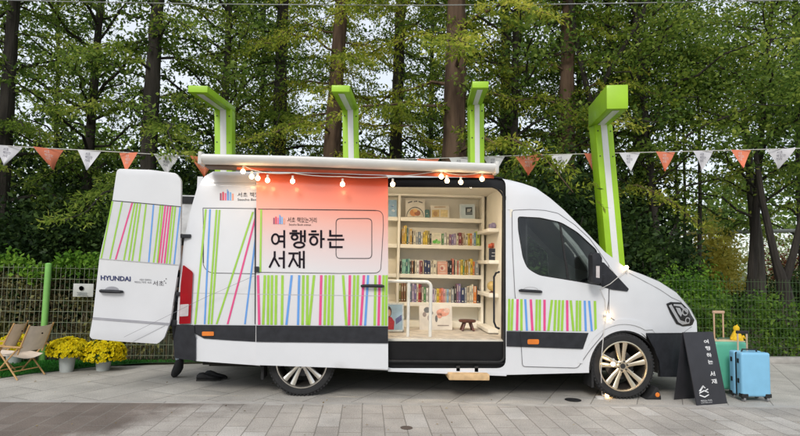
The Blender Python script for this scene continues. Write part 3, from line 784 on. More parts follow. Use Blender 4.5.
R3 = [(97,106,100,'dark'),(107,118,90,'mint'),(119,130,88,'mint'),(131,142,85,'teal'),(143,155,88,'mint'),(157,166,100,'dark'),(167,178,95,'brown'),(180,186,98,'black'),(187,197,96,'cream'),(198,212,98,'white'),(213,220,98,'pink'),(221,234,95,'maroon'),(236,243,105,'beige'),(245,262,95,'navy'),(263,284,95,'navy'),(286,300,110,'cream'),(301,322,95,'cream'),(392,400,98,'dark'),(401,418,95,'black'),(419,430,85,'coral'),(431,437,98,'dark'),(438,448,95,'cream'),(450,460,95,'coral'),(461,470,97,'cream'),(472,486,90,'yellow'),(487,495,90,'green'),(496,508,100,'ochre'),(510,520,95,'ochre'),(521,531,100,'cream'),(532,548,85,'yellow'),(549,558,100,'orange'),(560,585,105,'grey')]
R4 = [(90,104,235,'olive'),(105,118,230,'brown'),(120,135,225,'brown'),(138,152,240,'cream'),(155,170,245,'slate'),(172,186,240,'lilac'),(187,200,245,'purple'),(201,211,240,'cream'),(212,222,245,'red'),(223,232,248,'maroon'),(234,245,260,'cream'),(246,258,265,'green'),(260,273,265,'white'),(276,290,270,'white'),(295,312,275,'lilac'),(313,325,275,'cream'),(326,340,275,'yellow'),(341,352,275,'orange'),(353,365,270,'coral'),(366,378,275,'pink'),(380,388,275,'cream'),(389,400,275,'blue'),(401,415,275,'beige'),(416,434,275,'grey'),(436,448,260,'dark'),(449,460,245,'mauve'),(461,474,245,'purple'),(476,498,265,'navy'),(499,512,262,'grey'),(513,528,255,'beige'),(530,540,255,'cream'),(541,552,245,'cream'),(553,572,255,'orange'),(574,588,275,'dark')]
rr_ = random.Random(3)
def book(x0, x1, z0, z1, y, cname, label, lean=0.):
    d = rr_.uniform(.13,.17); w = x1-x0; y = y+rr_.uniform(0,.025)
    base = Vector(((x0+x1)/2, y+d/2, z0))
    t = thing('book', base, label, 'book', 'books standing on the shelves')
    mb = MB(); b = .0035
    mb.box(x0, x1, y, y+b*1.5, z0, z1); mb.box(x0, x0+b, y+b*1.5, y+d, z0, z1); mb.box(x1-b, x1, y+b*1.5, y+d, z0, z1)
    mb.build('cover', bmat(cname), t, bevel=.0015)
    mb = MB(); mb.box(x0+b, x1-b, y+b*1.5, y+d-.004, z0+.003, z1-.005); mb.build('page_block', pages, t, smooth=False)
    mb = MB(); h = z1-z0; k = rr_.random()
    tc_ = mat('spine_print_light' if sum(BC[cname]) < .9 else 'spine_print_dark', (.6,.58,.5) if sum(BC[cname]) < .9 else (.08,.07,.07), rough=.6)
    if w > .012:
        zc = z0+h*(.45+.2*k); mb.box(x0+w*.33, x1-w*.33, y-.0012, y-.0004, zc, zc+h*(.2+.15*k)); mb.box(x0+w*.25, x1-w*.25, y-.0012, y-.0004, z0+h*.08, z0+h*.13)
        mb.build('spine_title', tc_, t, smooth=False)
    if lean: t.rotation_euler = (0, lean, 0)
    return t
for rowname, rows, oy, z0, shelfname in (('upper', R2, 180, shelf_z[1], 'upper book shelf'), ('middle', R3, 245, shelf_z[2], 'middle book shelf'), ('lower', R4, 245, shelf_z[3], 'lowest book shelf')):
    for i, (a, b, top, c) in enumerate(rows):
        xa = P(385+a/6.225, 260, SY+.02).x; xb = P(385+b/6.225, 260, SY+.02).x
        zt_ = P(385+(a+b)/12.45, oy+top/6.225, SY+.02).z + rr_.uniform(-.008,.008)
        size = 'thick' if b-a > 14 else 'slim'
        book(xa+.0005, xb-.0008, z0+.0005, zt_, SY+.012, c, f'{size} {BW.get(c, c)} book on the {shelfname}, {ORD[i]} spine from the left')

def art(mb, surf, x0, y0, x1, y1, cols, n, seed, off):
    q = random.Random(seed)
    for k in range(n):
        cx = q.uniform(x0+(x1-x0)*.2, x1-(x1-x0)*.2); cy = q.uniform(y0+(y1-y0)*.25, y1-(y1-y0)*.25); r_ = q.uniform(.10,.24)*(x1-x0)
        pts = []
        for j in range(9):
            t = 2*math.pi*j/9; s = r_*q.uniform(.6,1.1); pts.append((min(max(cx+s*math.cos(t), x0), x1), min(max(cy+s*.8*math.sin(t), y0), y1)))
        sheet(mb, surf, pts, [], off+.0003*k, 0, 3, k % cols)
def leaner(name, label, cat, px, Y, m, artcols, n, seed, z0=None, tilt=.10, thick=.015, group=None, frame=None, blobs=None):
    """a face-out book, picture or board leaning back a little"""
    x0, y0, x1, y1 = px
    zz = P((x0+x1)/2, y1, Y).z if z0 is None else z0
    dz = zz-P((x0+x1)/2, y1, Y).z
    def s(x, y, off=0.0):
        p = P(x, y, Y); h = p.z+dz-zz; return Vector((p.x, Y+tilt*h-off, p.z+dz))
    base = s((x0+x1)/2, y1); base.z = zz
    t = thing(name, base, label, cat, group)
    mb = MB(); sheet(mb, s, rr(x0, y0, x1, y1, .6, 2), [], 0, thick, 30); mb.build('cover' if name == 'picture_book' else 'board', m, t)
    if blobs or n:
        mb = MB()
        if blobs:
            for poly, c in blobs: sheet(mb, s, [(x0+(x1-x0)*a, y0+(y1-y0)*b) for a, b in poly], [], .0015+.0004*c, 0, 4, c)
        else: art(mb, s, x0, y0, x1, y1, len(artcols), n, seed, .0015)
        mb.build('cover_picture', [mat('art_%s_%s' % (name, ''.join(chr(97+int(v*25)) for v in c)), c, rough=.5, var=.2, scale=30) for c in artcols], t, recalc=False)
    if frame:
        mb = MB(); sheet(mb, s, rr(x0-.4, y0-.4, x1+.4, y1, .5, 2), [rr(x0+frame, y0+frame, x1-frame, y1-frame, .3, 2)], .006, .018, 30); mb.build('frame', mat('picture_frame', (.6,.66,.68), rough=.4), t)
    return t
K = lambda x: 385+x/6.225
U = lambda y: 180+y/6.225
def ell(cx, cy, rx, ry, n=12, a0=0, a1=360): return [(cx+rx*math.cos(R(a0+(a1-a0)*i/n)), cy+ry*math.sin(R(a0+(a1-a0)*i/n))) for i in range(n if a1-a0 == 360 else n+1)]
BY = SY+.07
leaner('picture_book', 'white picture book with an orange domed picture under dark hand lettering, on the top shelf', 'book', (K(128),U(115),K(248),U(228)), BY, mat('cover_offwhite', (.62,.58,.5)), [(.05,.05,.05),(.55,.5,.4),(.5,.2,.06),(.25,.08,.03),(.65,.4,.15)], 5, 1, shelf_z[0],
       blobs=[(ell(.5,.95,.46,.56,16,180,360),0),(ell(.5,.94,.42,.5,16,180,360),1),(ell(.42,.72,.2,.2),2),(ell(.62,.74,.16,.16),3),(ell(.5,.6,.12,.1),4),([(.12,.14),(.35,.06),(.37,.12),(.14,.2)],0),([(.42,.08),(.62,.05),(.63,.11),(.43,.13)],0),([(.68,.06),(.9,.14),(.88,.2),(.67,.12)],0)])
leaner('picture_book', 'small dark green card standing between two picture books on the top shelf', 'book', (K(247),U(172),K(277),U(226)), BY+.03, bmat('teal'), [(.15,.3,.2),(.5,.5,.4)], 2, 2, shelf_z[0])
leaner('picture_book', 'cream landscape picture book with two yellow brown panels, in the middle of the top shelf', 'book', (K(284),U(148),K(402),U(230)), BY, mat('cover_palecream', (.6,.56,.48)), [(.5,.36,.14),(.35,.2,.08),(.62,.5,.25)], 4, 3, shelf_z[0],
       blobs=[([(.08,.35),(.46,.33),(.46,.88),(.08,.9)],0),([(.52,.33),(.92,.36),(.9,.9),(.52,.88)],2),(ell(.25,.65,.12,.2),1),(ell(.7,.6,.12,.2),1),([(.2,.1),(.8,.1),(.8,.16),(.2,.17)],1)])
leaner('framed_picture', 'pale blue board with a dark square photo, at the right end of the top shelf', 'picture', (K(468),U(140),K(558),U(232)), BY-.01, mat('pale_blue_board', (.5,.6,.64)), [(.03,.04,.05),(.4,.42,.42),(.12,.15,.17)], 0, 4, shelf_z[0], frame=1.0,
       blobs=[([(.38,.2),(.85,.18),(.85,.72),(.38,.72)],0),([(.5,.3),(.8,.28),(.7,.5),(.48,.52)],1),([(.42,.55),(.82,.5),(.82,.7),(.42,.7)],2)])
leaner('picture_book', 'blue picture book standing in the leftmost compartment of the top shelf', 'book', (K(22),U(120),K(74),U(228)), BY, bmat('blue'), [(.6,.65,.7),(.1,.2,.4)], 3, 5, shelf_z[0])
leaner('picture_book', 'cream book with green foliage cover facing out among the spines of the upper book shelf', 'book', (K(291),U(330),K(351),U(405)), SY+.02, bmat('cream'), [(.1,.4,.05),(.2,.5,.12),(.5,.5,.35)], 0, 6, shelf_z[1], tilt=.05,
       blobs=[(ell(.3,.75,.22,.14),0),(ell(.68,.78,.25,.13),1),(ell(.5,.6,.12,.08),0),([(.2,.15),(.8,.15),(.8,.22),(.2,.22)],2)])
leaner('picture_book', 'salmon pink book facing out in the middle of the middle book shelf', 'book', (K(327),245+97/6.225,K(389),245+178/6.225), SY+.02, mat('cover_salmon', (.6,.3,.22)), [(.65,.5,.4),(.4,.12,.1)], 0, 7, shelf_z[2], tilt=.05,
       blobs=[([(.1,.1),(.9,.1),(.9,.16),(.1,.16)],0),(ell(.5,.5,.28,.24),0),(ell(.45,.52,.14,.13),1),([(.15,.84),(.85,.84),(.85,.9),(.15,.9)],0)])
fz = .63
V = lambda y: 300+y/5.13
Kx = lambda x: 385+x/5.13
leaner('picture_book', 'large blue poster book showing a child in red, behind the hand rail at the door', 'book', (Kx(-10),V(8),Kx(97),V(152)), .62, mat('poster_blue', (.35,.5,.62), var=.25, scale=6), [(.6,.62,.6),(.42,.03,.04),(.07,.035,.025),(.5,.3,.2),(.12,.14,.3)], 0, 8, fz+.01, tilt=.12, thick=.02,
       blobs=[([(0,.0),(1,.0),(1,.05),(0,.05)],0),([(.94,.0),(1,.0),(1,1),(.94,1)],0),([(0,.94),(1,.94),(1,1),(0,1)],0),([(.08,.93),(.1,.55),(.25,.45),(.42,.5),(.55,.65),(.52,.93)],1),(ell(.27,.3,.15,.2),2),(ell(.29,.34,.09,.13),3),([(.6,.55),(.9,.4),(.9,.6),(.62,.75)],4)])
leaner('picture_book', 'wide open picture book with pink and grey blossom drawings, standing on the van floor', 'book', (Kx(176),V(55),Kx(345),V(182)), .95, mat('cover_paper', (.62,.57,.5)), [(.6,.28,.2),(.12,.12,.12),(.6,.4,.32),(.25,.2,.18)], 0, 9, fz, tilt=.15,
       blobs=[(ell(.72,.3,.2,.16),0),(ell(.84,.22,.1,.1),2),(ell(.62,.42,.08,.12),0),(ell(.24,.2,.1,.12),1),(ell(.16,.38,.06,.1),3),(ell(.36,.32,.07,.08),1),(ell(.3,.52,.05,.12),3),(ell(.52,.55,.04,.14),1),([(.55,.8),(.9,.8),(.9,.84),(.55,.84)],3)])
# stool
Ys = .95; a = P(Kx(378), V(100), Ys); b = P(Kx(466), V(100), Ys)
st = thing('stool', ((a.x+b.x)/2, Ys, fz), 'small dark brown wooden stool with splayed legs on the van floor', 'stool')
dw = mat('dark_wood', (.09,.03,.02), rough=.5, var=.3, scale=20)
mb = MB(); r_ = (b.x-a.x)/2; mb.lathe([(r_-.01,a.z-.03),(r_,a.z-.02),(r_,a.z-.004),(r_-.008,a.z)], ((a.x+b.x)/2, Ys, 0), 'z', 24); mb.build('seat', dw, st)
for k in range(4):
    t = R(45+90*k); c = Vector(((a.x+b.x)/2, Ys, 0)); d = Vector((math.cos(t), math.sin(t), 0))
    mb = MB(); mb.tube([c+d*(r_*.45)+Vector((0,0,a.z-.03)), c+d*(r_*.95)+Vector((0,0,fz))], [.018,.013], 6); mb.build('leg', dw, st)
# small things on the side shelves
cz_ = corner_z
def cx_(px, Y): return P(px, 250, Y).x
bx = cx_(493, .85)
mb = MB(); mb.box(bx-.05, bx+.05, .8, .9, cz_[0], cz_[0]+.07); mb.lathe([(.02,0),(.02,.03)], (bx, .76, cz_[0]+.04), 'y', 12); mb.box(bx-.02,bx+.02,.83,.87,cz_[0]+.07,cz_[0]+.085)
solo(mb, 'toy_camera', mat('lilac_plastic', (.3,.26,.42), rough=.4), 'lilac toy camera on the topmost side shelf by the door frame', 'toy', bevel=.006)
mb = MB(); mb.box(bx-.055, bx+.055, .82, .84, cz_[1], cz_[1]+.15); mb.box(bx-.02, bx+.02, .815, .82, cz_[1]+.09, cz_[1]+.10, 1); mb.box(bx-.025, bx+.025, .815, .82, cz_[1]+.05, cz_[1]+.06, 1)
solo(mb, 'display_card', [mat('card_navy', (.012,.015,.03)), mat('card_print', (.4,.4,.42))], 'navy card with pale print on the second side shelf', 'card')
mb = MB(); q = random.Random(5)
for k in range(60):
    v = Vector((q.gauss(0,1), q.gauss(0,1), q.gauss(0,1))).normalized()*q.uniform(.02,.055); v.z *= .6
    c = Vector((bx, .92, cz_[1]+.185))+v; mb.sphere(c, .013, 5)
fb = thing('flower_vase', (bx, .92, cz_[1]), 'vase of coral red flowers behind the navy card', 'flowers')
mb.build('blossoms', mat('coral_petal', (.7,.16,.08), rough=.7), fb)
mb = MB(); mb.lathe([(.025,0),(.035,.04),(.025,.1),(.02,.15)], (bx, .92, cz_[1]), 'z', 12); mb.build('vase', cream, fb)
mb = MB(); mb.sphere((bx-.005, .88, cz_[2]+.085), .062, 16)
gl_ = thing('globe', (bx, .88, cz_[2]), 'small golden yellow globe on the third side shelf', 'globe')
mb.build('ball', mat('globe_gold', (.55,.35,.1), rough=.4, col2=(.35,.28,.12), scale=25), gl_); mb = MB(); mb.lathe([(.035,0),(.03,.01),(.008,.02),(.008,.03)], (bx-.005,.88,cz_[2]), 'z', 12); mb.build('stand', dw, gl_)
# ------------------------------------------------------------------ SETTING
def sheet_ground(name, poly, z, m):
    mb = MB(); mb.add([(x, y, z) for x, y in poly], [tuple(range(len(poly)))])
    o = mb.build(name, m, None, smooth=False, recalc=False)
    if o.data.polygons[0].normal.z < 0: o.data.flip_normals()
    return struct(o)
earth = mat('forest_soil', (.07,.055,.035), rough=.95, col2=(.05,.07,.025), scale=1.3, bump=.6, bscale=14)
sheet_ground('ground', [(-250,-60),(250,-60),(250,400),(-250,400)], -.02, earth)

def paver_mat(name, bw, rh, c1, c2, mortar, rot, ms=.006, light=None, dark=None, wet=None, offx=0.0, bumps=.25, spots=None):
    m = bpy.data.materials.new(name); m.use_nodes = True
    nt = m.node_tree; N = nt.nodes; L = nt.links; b = N['Principled BSDF']; b.inputs['Roughness'].default_value = .8
    geo = N.new('ShaderNodeNewGeometry'); mp = N.new('ShaderNodeMapping'); mp.inputs['Rotation'].default_value = (0,0,R(rot)); mp.inputs['Location'].default_value = (offx,0,0)
    L.new(geo.outputs['Position'], mp.inputs['Vector'])
    # wobble so joints are not ruler straight
    wn = N.new('ShaderNodeTexNoise'); wn.inputs['Scale'].default_value = 3; L.new(geo.outputs['Position'], wn.inputs['Vector'])
    wm = N.new('ShaderNodeVectorMath'); wm.operation = 'MULTIPLY_ADD'; wm.inputs[1].default_value = (.008,.008,0); L.new(wn.outputs['Color'], wm.inputs[0]); L.new(mp.outputs[0], wm.inputs[2])
    br = N.new('ShaderNodeTexBrick'); br.offset = .37; br.inputs['Scale'].default_value = 1; br.inputs['Mortar Size'].default_value = ms
    br.inputs['Brick Width'].default_value = bw; br.inputs['Row Height'].default_value = rh; br.inputs['Bias'].default_value = 0
    br.inputs['Mortar Smooth'].default_value = .3
    br.inputs['Color1'].default_value = (0,0,0,1); br.inputs['Color2'].default_value = (1,1,1,1); br.inputs['Mortar'].default_value = (.5,.5,.5,1)
    L.new(wm.outputs[0], br.inputs['Vector'])
    cr = N.new('ShaderNodeValToRGB'); e = cr.color_ramp.elements; e[0].color = (*c1,1); e[1].color = (*c2,1); e[1].position = .80
    if light:
        k = e.new(.84); k.color = (*light, 1); cr.color_ramp.interpolation = 'LINEAR'
    L.new(br.outputs['Color'], cr.inputs['Fac'])
    n1 = N.new('ShaderNodeTexNoise'); n1.inputs['Scale'].default_value = 1.1; n1.inputs['Detail'].default_value = 8; n1.inputs['Roughness'].default_value = .65; L.new(geo.outputs['Position'], n1.inputs['Vector'])
    n2 = N.new('ShaderNodeTexNoise'); n2.inputs['Scale'].default_value = 90; n2.inputs['Detail'].default_value = 3; L.new(geo.outputs['Position'], n2.inputs['Vector'])
    m1 = N.new('ShaderNodeMapRange'); m1.inputs['From Min'].default_value = .3; m1.inputs['From Max'].default_value = .7; m1.inputs['To Min'].default_value = .66; m1.inputs['To Max'].default_value = 1.25; L.new(n1.outputs['Fac'], m1.inputs['Value'])
    m2 = N.new('ShaderNodeMapRange'); m2.inputs['From Min'].default_value = .3; m2.inputs['From Max'].default_value = .7; m2.inputs['To Min'].default_value = .72; m2.inputs['To Max'].default_value = 1.26; L.new(n2.outputs['Fac'], m2.inputs['Value'])
    mu = N.new('ShaderNodeMath'); mu.operation = 'MULTIPLY'; L.new(m1.outputs[0], mu.inputs[0]); L.new(m2.outputs[0], mu.inputs[1])
    last = mu.outputs[0]
    col = cr.outputs['Color']
    if wet:
        (wx, wy, col_w) = wet   # a damp dirty area on the left: fades along x
        sp = N.new('ShaderNodeSeparateXYZ'); L.new(geo.outputs['Position'], sp.inputs[0])
        a = N.new('ShaderNodeMath'); a.operation = 'MULTIPLY_ADD'; a.inputs[1].default_value = wy; L.new(sp.outputs['Y'], a.inputs[0]); L.new(sp.outputs['X'], a.inputs[2])
        a2 = N.new('ShaderNodeMath'); a2.operation = 'MULTIPLY_ADD'; a2.inputs[1].default_value = 2.2; L.new(n1.outputs['Fac'], a2.inputs[0]); L.new(a.outputs[0], a2.inputs[2])
        mr = N.new('ShaderNodeMapRange'); mr.inputs['From Min'].default_value = wx-.25; mr.inputs['From Max'].default_value = wx+.35; mr.inputs['To Min'].default_value = 1; mr.inputs['To Max'].default_value = 0; L.new(a2.outputs[0], mr.inputs['Value'])
        mx = N.new('ShaderNodeMix'); mx.data_type = 'RGBA'; mx.blend_type = 'MULTIPLY'; L.new(mr.outputs[0], mx.inputs[0]); L.new(col, mx.inputs[6]); mx.inputs[7].default_value = (*col_w, 1); col = mx.outputs[2]
    jm = N.new('ShaderNodeMix'); jm.data_type = 'RGBA'; L.new(br.outputs['Fac'], jm.inputs[0]); L.new(col, jm.inputs[6]); jm.inputs[7].default_value = (*mortar, 1)
    fm = N.new('ShaderNodeMix'); fm.data_type = 'RGBA'; fm.blend_type = 'MULTIPLY'; fm.inputs[0].default_value = 1; L.new(jm.outputs[2], fm.inputs[6])
    cc = N.new('ShaderNodeCombineColor'); [L.new(last, cc.inputs[i]) for i in range(3)]; L.new(cc.outputs[0], fm.inputs[7])
    L.new(fm.outputs[2], b.inputs['Base Color'])
    bp = N.new('ShaderNodeBump'); bp.inputs['Strength'].default_value = bumps; bp.inputs['Distance'].default_value = .01
    ad = N.new('ShaderNodeMath'); ad.operation = 'MULTIPLY_ADD'; ad.inputs[1].default_value = -.8; L.new(br.outputs['Fac'], ad.inputs[0]); L.new(n2.outputs['Fac'], ad.inputs[2])
    L.new(ad.outputs[0], bp.inputs['Height']); L.new(bp.outputs[0], b.inputs['Normal'])
    return m
front_p = paver_mat('front_pavers', .46, .20, (.39,.36,.325), (.44,.41,.37), (.23,.21,.185), 90, .006, light=(.49,.465,.43), wet=(-.35,-.55,(.44,.385,.36)), offx=.07)
slab_p = paver_mat('slab_pavers', .9, .45, (.42,.395,.355), (.48,.455,.41), (.24,.225,.20), 118, .007, bumps=.15)
L0 = G(0, 402); L1 = G(800, 408)
def seamY(x): return L0.y+(L1.y-L0.y)*(x-L0.x)/(L1.x-L0.x)
def FY(x): return 1.98+.072*(x+5)
sheet_ground('pavement', [(-30,seamY(-30)-.0),(-30,-30),(30,-30),(30,seamY(30))], 0, front_p)
left_edge = [G(0,378.5), G(30,374), G(60,371), G(100,366.5), G(150,363)]
pe = [(-30,seamY(-30)+.09),(30,seamY(30)+.09),(30,FY(30)-.2),(3,FY(3)-.22),(-1.9,FY(-1.9)-.15)]+[(p.x, p.y) for p in left_edge[::-1][1:]]+[(-7,left_edge[0].y-.3),(-30,left_edge[0].y-1.2)]
sheet_ground('plaza_slabs', pe, 0, slab_p)
mb = MB(); n = 60
for i in range(n):
    a = -30+i*1.0; b_ = a+.994
    mb.add([(a,seamY(a)+.002,-.02),(b_,seamY(b_)+.002,-.02),(b_,seamY(b_)+.088,-.02),(a,seamY(a)+.088,-.02),(a,seamY(a)+.002,.003),(b_,seamY(b_)+.002,.003),(b_,seamY(b_)+.088,.003),(a,seamY(a)+.088,.003)], [(4,5,6,7),(0,1,5,4),(1,2,6,5),(2,3,7,6),(3,0,4,7)])
struct(mb.build('edging_strip', mat('edging_stone', (.42,.40,.37), rough=.8, var=.15, scale=5, bump=.2), None, smooth=False))
# artificial turf at the left
tp = [(p.x, p.y) for p in left_edge]
tp2 = tp+[(-2.0,FY(-2.0)-.05),(-7.5,FY(-7.5)-.05),(-7.5,tp[0][1]-.35)]
sheet_ground('turf_base', tp2, .004, mat('turf_backing', (.02,.10,.02), rough=.95, var=.3, scale=30))
def np_quads(name, P0, T, Bv, w, l, m, parent=None, bend=0):
    """leaf quads: centre P0, axis T (length l), side B (width w) - arrays"""
    n = len(P0); w = w[:,None]; l = l[:,None]
    V = np.empty((n,4,3)); V[:,0] = P0; V[:,1] = P0+T*l*.5+Bv*w*.5; V[:,2] = P0+T*l; V[:,3] = P0+T*l*.5-Bv*w*.5
    me = bpy.data.meshes.new(name); me.vertices.add(n*4); me.loops.add(n*4); me.polygons.add(n)
    me.vertices.foreach_set('co', V.reshape(-1)); me.loops.foreach_set('vertex_index', np.arange(n*4, dtype=np.int32))
    me.polygons.foreach_set('loop_start', np.arange(n, dtype=np.int32)*4)
    me.polygons.foreach_set('loop_total', np.full(n, 4, dtype=np.int32))
    me.update(); me.validate(); me.materials.append(m)
    o = bpy.data.objects.new(name, me); COL.objects.link(o)
    if parent is not None: o.parent = parent
    return o
NR = np.random.default_rng(11)
def unit(v): return v/np.maximum(np.linalg.norm(v, axis=1, keepdims=True), 1e-9)
def rand_leaves(C, size, flat=0., droop=0., asp=.45, rg=NR):
    n = len(C); T = rg.normal(size=(n,3)); T[:,2] = T[:,2]*(1-flat)-droop; T = unit(T)
    Bv = np.cross(T, rg.normal(size=(n,3))*np.array([1-flat,1-flat,1])); Bv = unit(Bv)
    l = size*rg.uniform(.6,1.3,n); return C-T*l[:,None]*.5, T, Bv, l*asp, l
def in_poly_pts(poly, n):
    xs = [p[0] for p in poly]; ys = [p[1] for p in poly]; out = []
    while len(out) < n:
        p = (rnd.uniform(min(xs), max(xs)), rnd.uniform(min(ys), max(ys)))
        if inpoly(p, poly): out.append(p)
    return np.array(out)
gp = in_poly_pts(tp2, 22000); C = np.c_[gp, np.full(len(gp), .006)]
n = len(C); T = NR.normal(size=(n,3))*.35; T[:,2] = 1; T = unit(T); Bv = unit(np.cross(T, NR.normal(size=(n,3))))
tag(np_quads('turf', C, T, Bv, np.full(n,.008), NR.uniform(.02,.045,n), leaf_mat('turf_blades', (.02,.12,.015), (.035,.2,.025), (.07,.3,.04), 3, .3)), 'bright green artificial grass laid along the fence at the left', 'grass', kind='stuff')
# stone kerb under the fence at the right
mb = MB()
for i in range(14):
    a = 3.2+i*.8; b_ = a+.79
    mb.obox(((a+b_)/2, FY((a+b_)/2)-.13, .035), ((b_-a)/2, (FY(b_)-FY(a))/2, 0), (-.006,.075,0), (0,0,.055))
solo(mb, 'kerb', mat('kerb_stone', (.38,.36,.33), rough=.85, var=.18, scale=6, bump=.3), 'low grey stone kerb running along the foot of the fence', 'kerb', bevel=.008)
# drain plate and round cap
p = G(573, 400.2); mb = MB(); mb.lathe([(.0,0),(.085,0),(.09,.004),(.0,.006)], (p.x,p.y,.002), 'z', 24)
for k in range(5): mb.box(p.x-.06, p.x+.06, p.y-.05+.022*k, p.y-.044+.022*k, .007, .009)
solo(mb, 'drain_cover', darkmetal, 'small round black drain plate in the slabs just behind the front wheel', 'drain cover')
p = G(406.5, 428); mb = MB(); mb.lathe([(.0,0),(.052,0),(.055,.004),(.0,.006)], (p.x,p.y,.001), 'z', 24)
solo(mb, 'valve_cap', mat('rusty_iron', (.10,.075,.06), rough=.8), 'small rusty round valve cap set in the front pavers', 'cap')

# ------------------------------------------------------------------ FENCE
wiregreen = mat('wire_green', (.07,.12,.045), rough=.5, var=.2)
wirepale = mat('wire_pale', (.24,.27,.18), rough=.5, var=.2)
postgreen = mat('post_green', (.22,.50,.12), rough=.45, var=.1)
FH = 1.31
fence = thing('wire_fence', (0, FY(0), 0), 'green welded wire mesh fence running behind the van across the whole picture', 'fence')
px_ = [-7.2,-4.45,-1.7,1.05,3.9,7.6,10.4]
for i, x in enumerate(px_):
    mb = MB(); mb.tube([(x,FY(x)-.03,-.02),(x,FY(x)-.03,FH+.03)], .042, 12); mb.sphere((x,FY(x)-.03,FH+.03), .044, 12, sz=.5); mb.build('post', postgreen, fence)
for i in range(len(px_)-1):
    a, b_ = px_[i]+.03, px_[i+1]-.03; mb = MB(); n = int((b_-a)/.062)
    for k in range(n+1):
        x = a+(b_-a)*k/n; mb.tube([(x,FY(x),.04),(x,FY(x),FH+.025)], .0026, 4)
    for k in range(9):
        z = .08+k*(FH-.1)/8
        for dy in (-.005,.005): mb.tube([(a,FY(a)+dy,z),(b_,FY(b_)+dy,z)], .003, 4)
    mb.build('wire_panel', wirepale if a < 0 else wiregreen, fence, smooth=False, recalc=False)
# notice on the fence
a = P(73.5,283.5,FY(-4.2)-.02); b_ = P(92,297,FY(-4.2)-.02)
pb = thing('notice_board', ((a.x+b_.x)/2, a.y, b_.z), 'small white notice plate fixed to the wire fence left of the open rear door', 'sign')
mb = MB(); mb.prism([a, Vector((b_.x,FY(b_.x)-.02,a.z)), Vector((b_.x,FY(b_.x)-.02,b_.z)), Vector((a.x,a.y,b_.z))], (0,.006,0)); mb.build('plate', mat('notice_white', (.52,.53,.5), rough=.5), pb, bevel=.002)
mb = MB(); w = b_.x-a.x; h = a.z-b_.z
mb.lathe([(.0,0),(h*.18,0)], (a.x+w*.42, a.y-.002, a.z-h*.35), 'y', 12)
for (u_, v_, l_) in ((.2,.64,.5),(.25,.74,.45),(.2,.84,.55)): mb.box(a.x+w*u_, a.x+w*(u_+l_), a.y-.003, a.y-.001, a.z-h*v_-.008, a.z-h*v_)
mb.build('faded_print', mat('faded_print', (.28,.30,.30)), pb, smooth=False)

# ------------------------------------------------------------------ LAMPS
lime = mat('lime_paint', (.33,.58,.015), rough=.5, var=.10, scale=2.5, coat=.1, bump=.05, bscale=3)
strip_m = mat('led_strip', (.80,.80,.78), rough=.35, var=.02)
def lamp(bx, tp_, bend, tip, w, th_, label, lean=0.0):
    """bx: px x of the post at its foot line (py), bend: centre of the post's top in px, tip: centre of the arm's end in px (at depth Y-len)"""
    Yl = 2.95
    B = P(*bend, Yl); A = P(bx, 255, Yl); dxdz = (B.x-A.x)/(B.z-A.z); foot = Vector((A.x-dxdz*A.z, Yl, 0))
    t = thing('street_lamp', foot, label, 'street lamp', 'lime green box section lamps in a row behind the van')
    Tp = P(*tip, Yl-1.30)
    up_ = (B-foot).normalized(); X = Vector((w/2,0,0)); dp = .13
    # post
    mb = MB(); top = B; vs = []
    for c in (foot-Vector((0,0,.02)), B):
        vs += [c-X+Vector((0,-dp,0)), c+X+Vector((0,-dp,0)), c+X+Vector((0,dp,0)), c-X+Vector((0,dp,0))]
    # arm: a box from the bend out over the plaza
    d = (Tp-B); d2 = d.normalized(); side_ = Vector((d2.y,-d2.x,0)).normalized()*-1*(w/2)
    if side_.x < 0: side_ = -side_
    mb.add(vs, [(0,1,5,4),(1,2,6,5),(2,3,7,6),(3,0,4,7),(0,3,2,1),(4,5,6,7)])
    mb.build('post', lime, t, bevel=.01)
    mb = MB(); hb = th_; vs = []
    back = B+Vector((0,dp,0))
    for c, hh in ((back, hb), (Tp, hb)):
        vs += [c-side_+Vector((0,0,.003)), c+side_+Vector((0,0,.003)), c+side_+Vector((0,0,hh)), c-side_+Vector((0,0,hh))]
    mb.add(vs, [(0,1,5,4),(1,2,6,5),(2,3,7,6),(3,0,4,7),(0,3,2,1),(4,5,6,7)])
    mb.build('arm', lime, t, bevel=.01)
    sx = Vector((w*.17,0,0)); f_ = foot+Vector((0,-dp,0)); tp2_ = B+Vector((0,-dp,0))
    mb = MB(); mb.prism([f_-sx+up_*.2, f_+sx+up_*.2, tp2_+sx, tp2_-sx], (0,-.004,0))
    s2 = side_*.34; lo_ = Vector((0,0,-.002)); q0 = back.lerp(Tp, .19)+lo_; q1 = back.lerp(Tp, .93)+lo_
    mb.prism([q0-s2, q0+s2, q1+s2, q1-s2], (0,0,-.004)); mb.build('light_strip', strip_m, t)
    mb = MB()
    for s_ in (-1, 1):
        for zz in (.86, .97): c_ = foot.lerp(B, zz)+Vector((s_*w*.36, -dp-.002, 0)); mb.lathe([(.010,-.006),(.012,.0),(.012,.004)], c_, 'y', 8)
    mb.build('bolt', darkmetal, t)
    return t
lamp(226, 0, (225,111), (197.5,92.5), .275, .10, 'leftmost lime green street lamp, its arm bent left above the van tail')
lamp(353, 0, (350.5,111), (340.5,92), .26, .10, 'second lime green street lamp from the left, rising behind the middle of the awning')
lamp(476.5, 0, (475.5,105.5), (480.5,88), .235, .10, 'slim lime green street lamp in front of the thick brown trunk above the doorway')
lamp(612, 0, (600.5,126), (617.5,109), .30, .36, 'lime green leaning street lamp with a deep head, beyond the van windscreen')

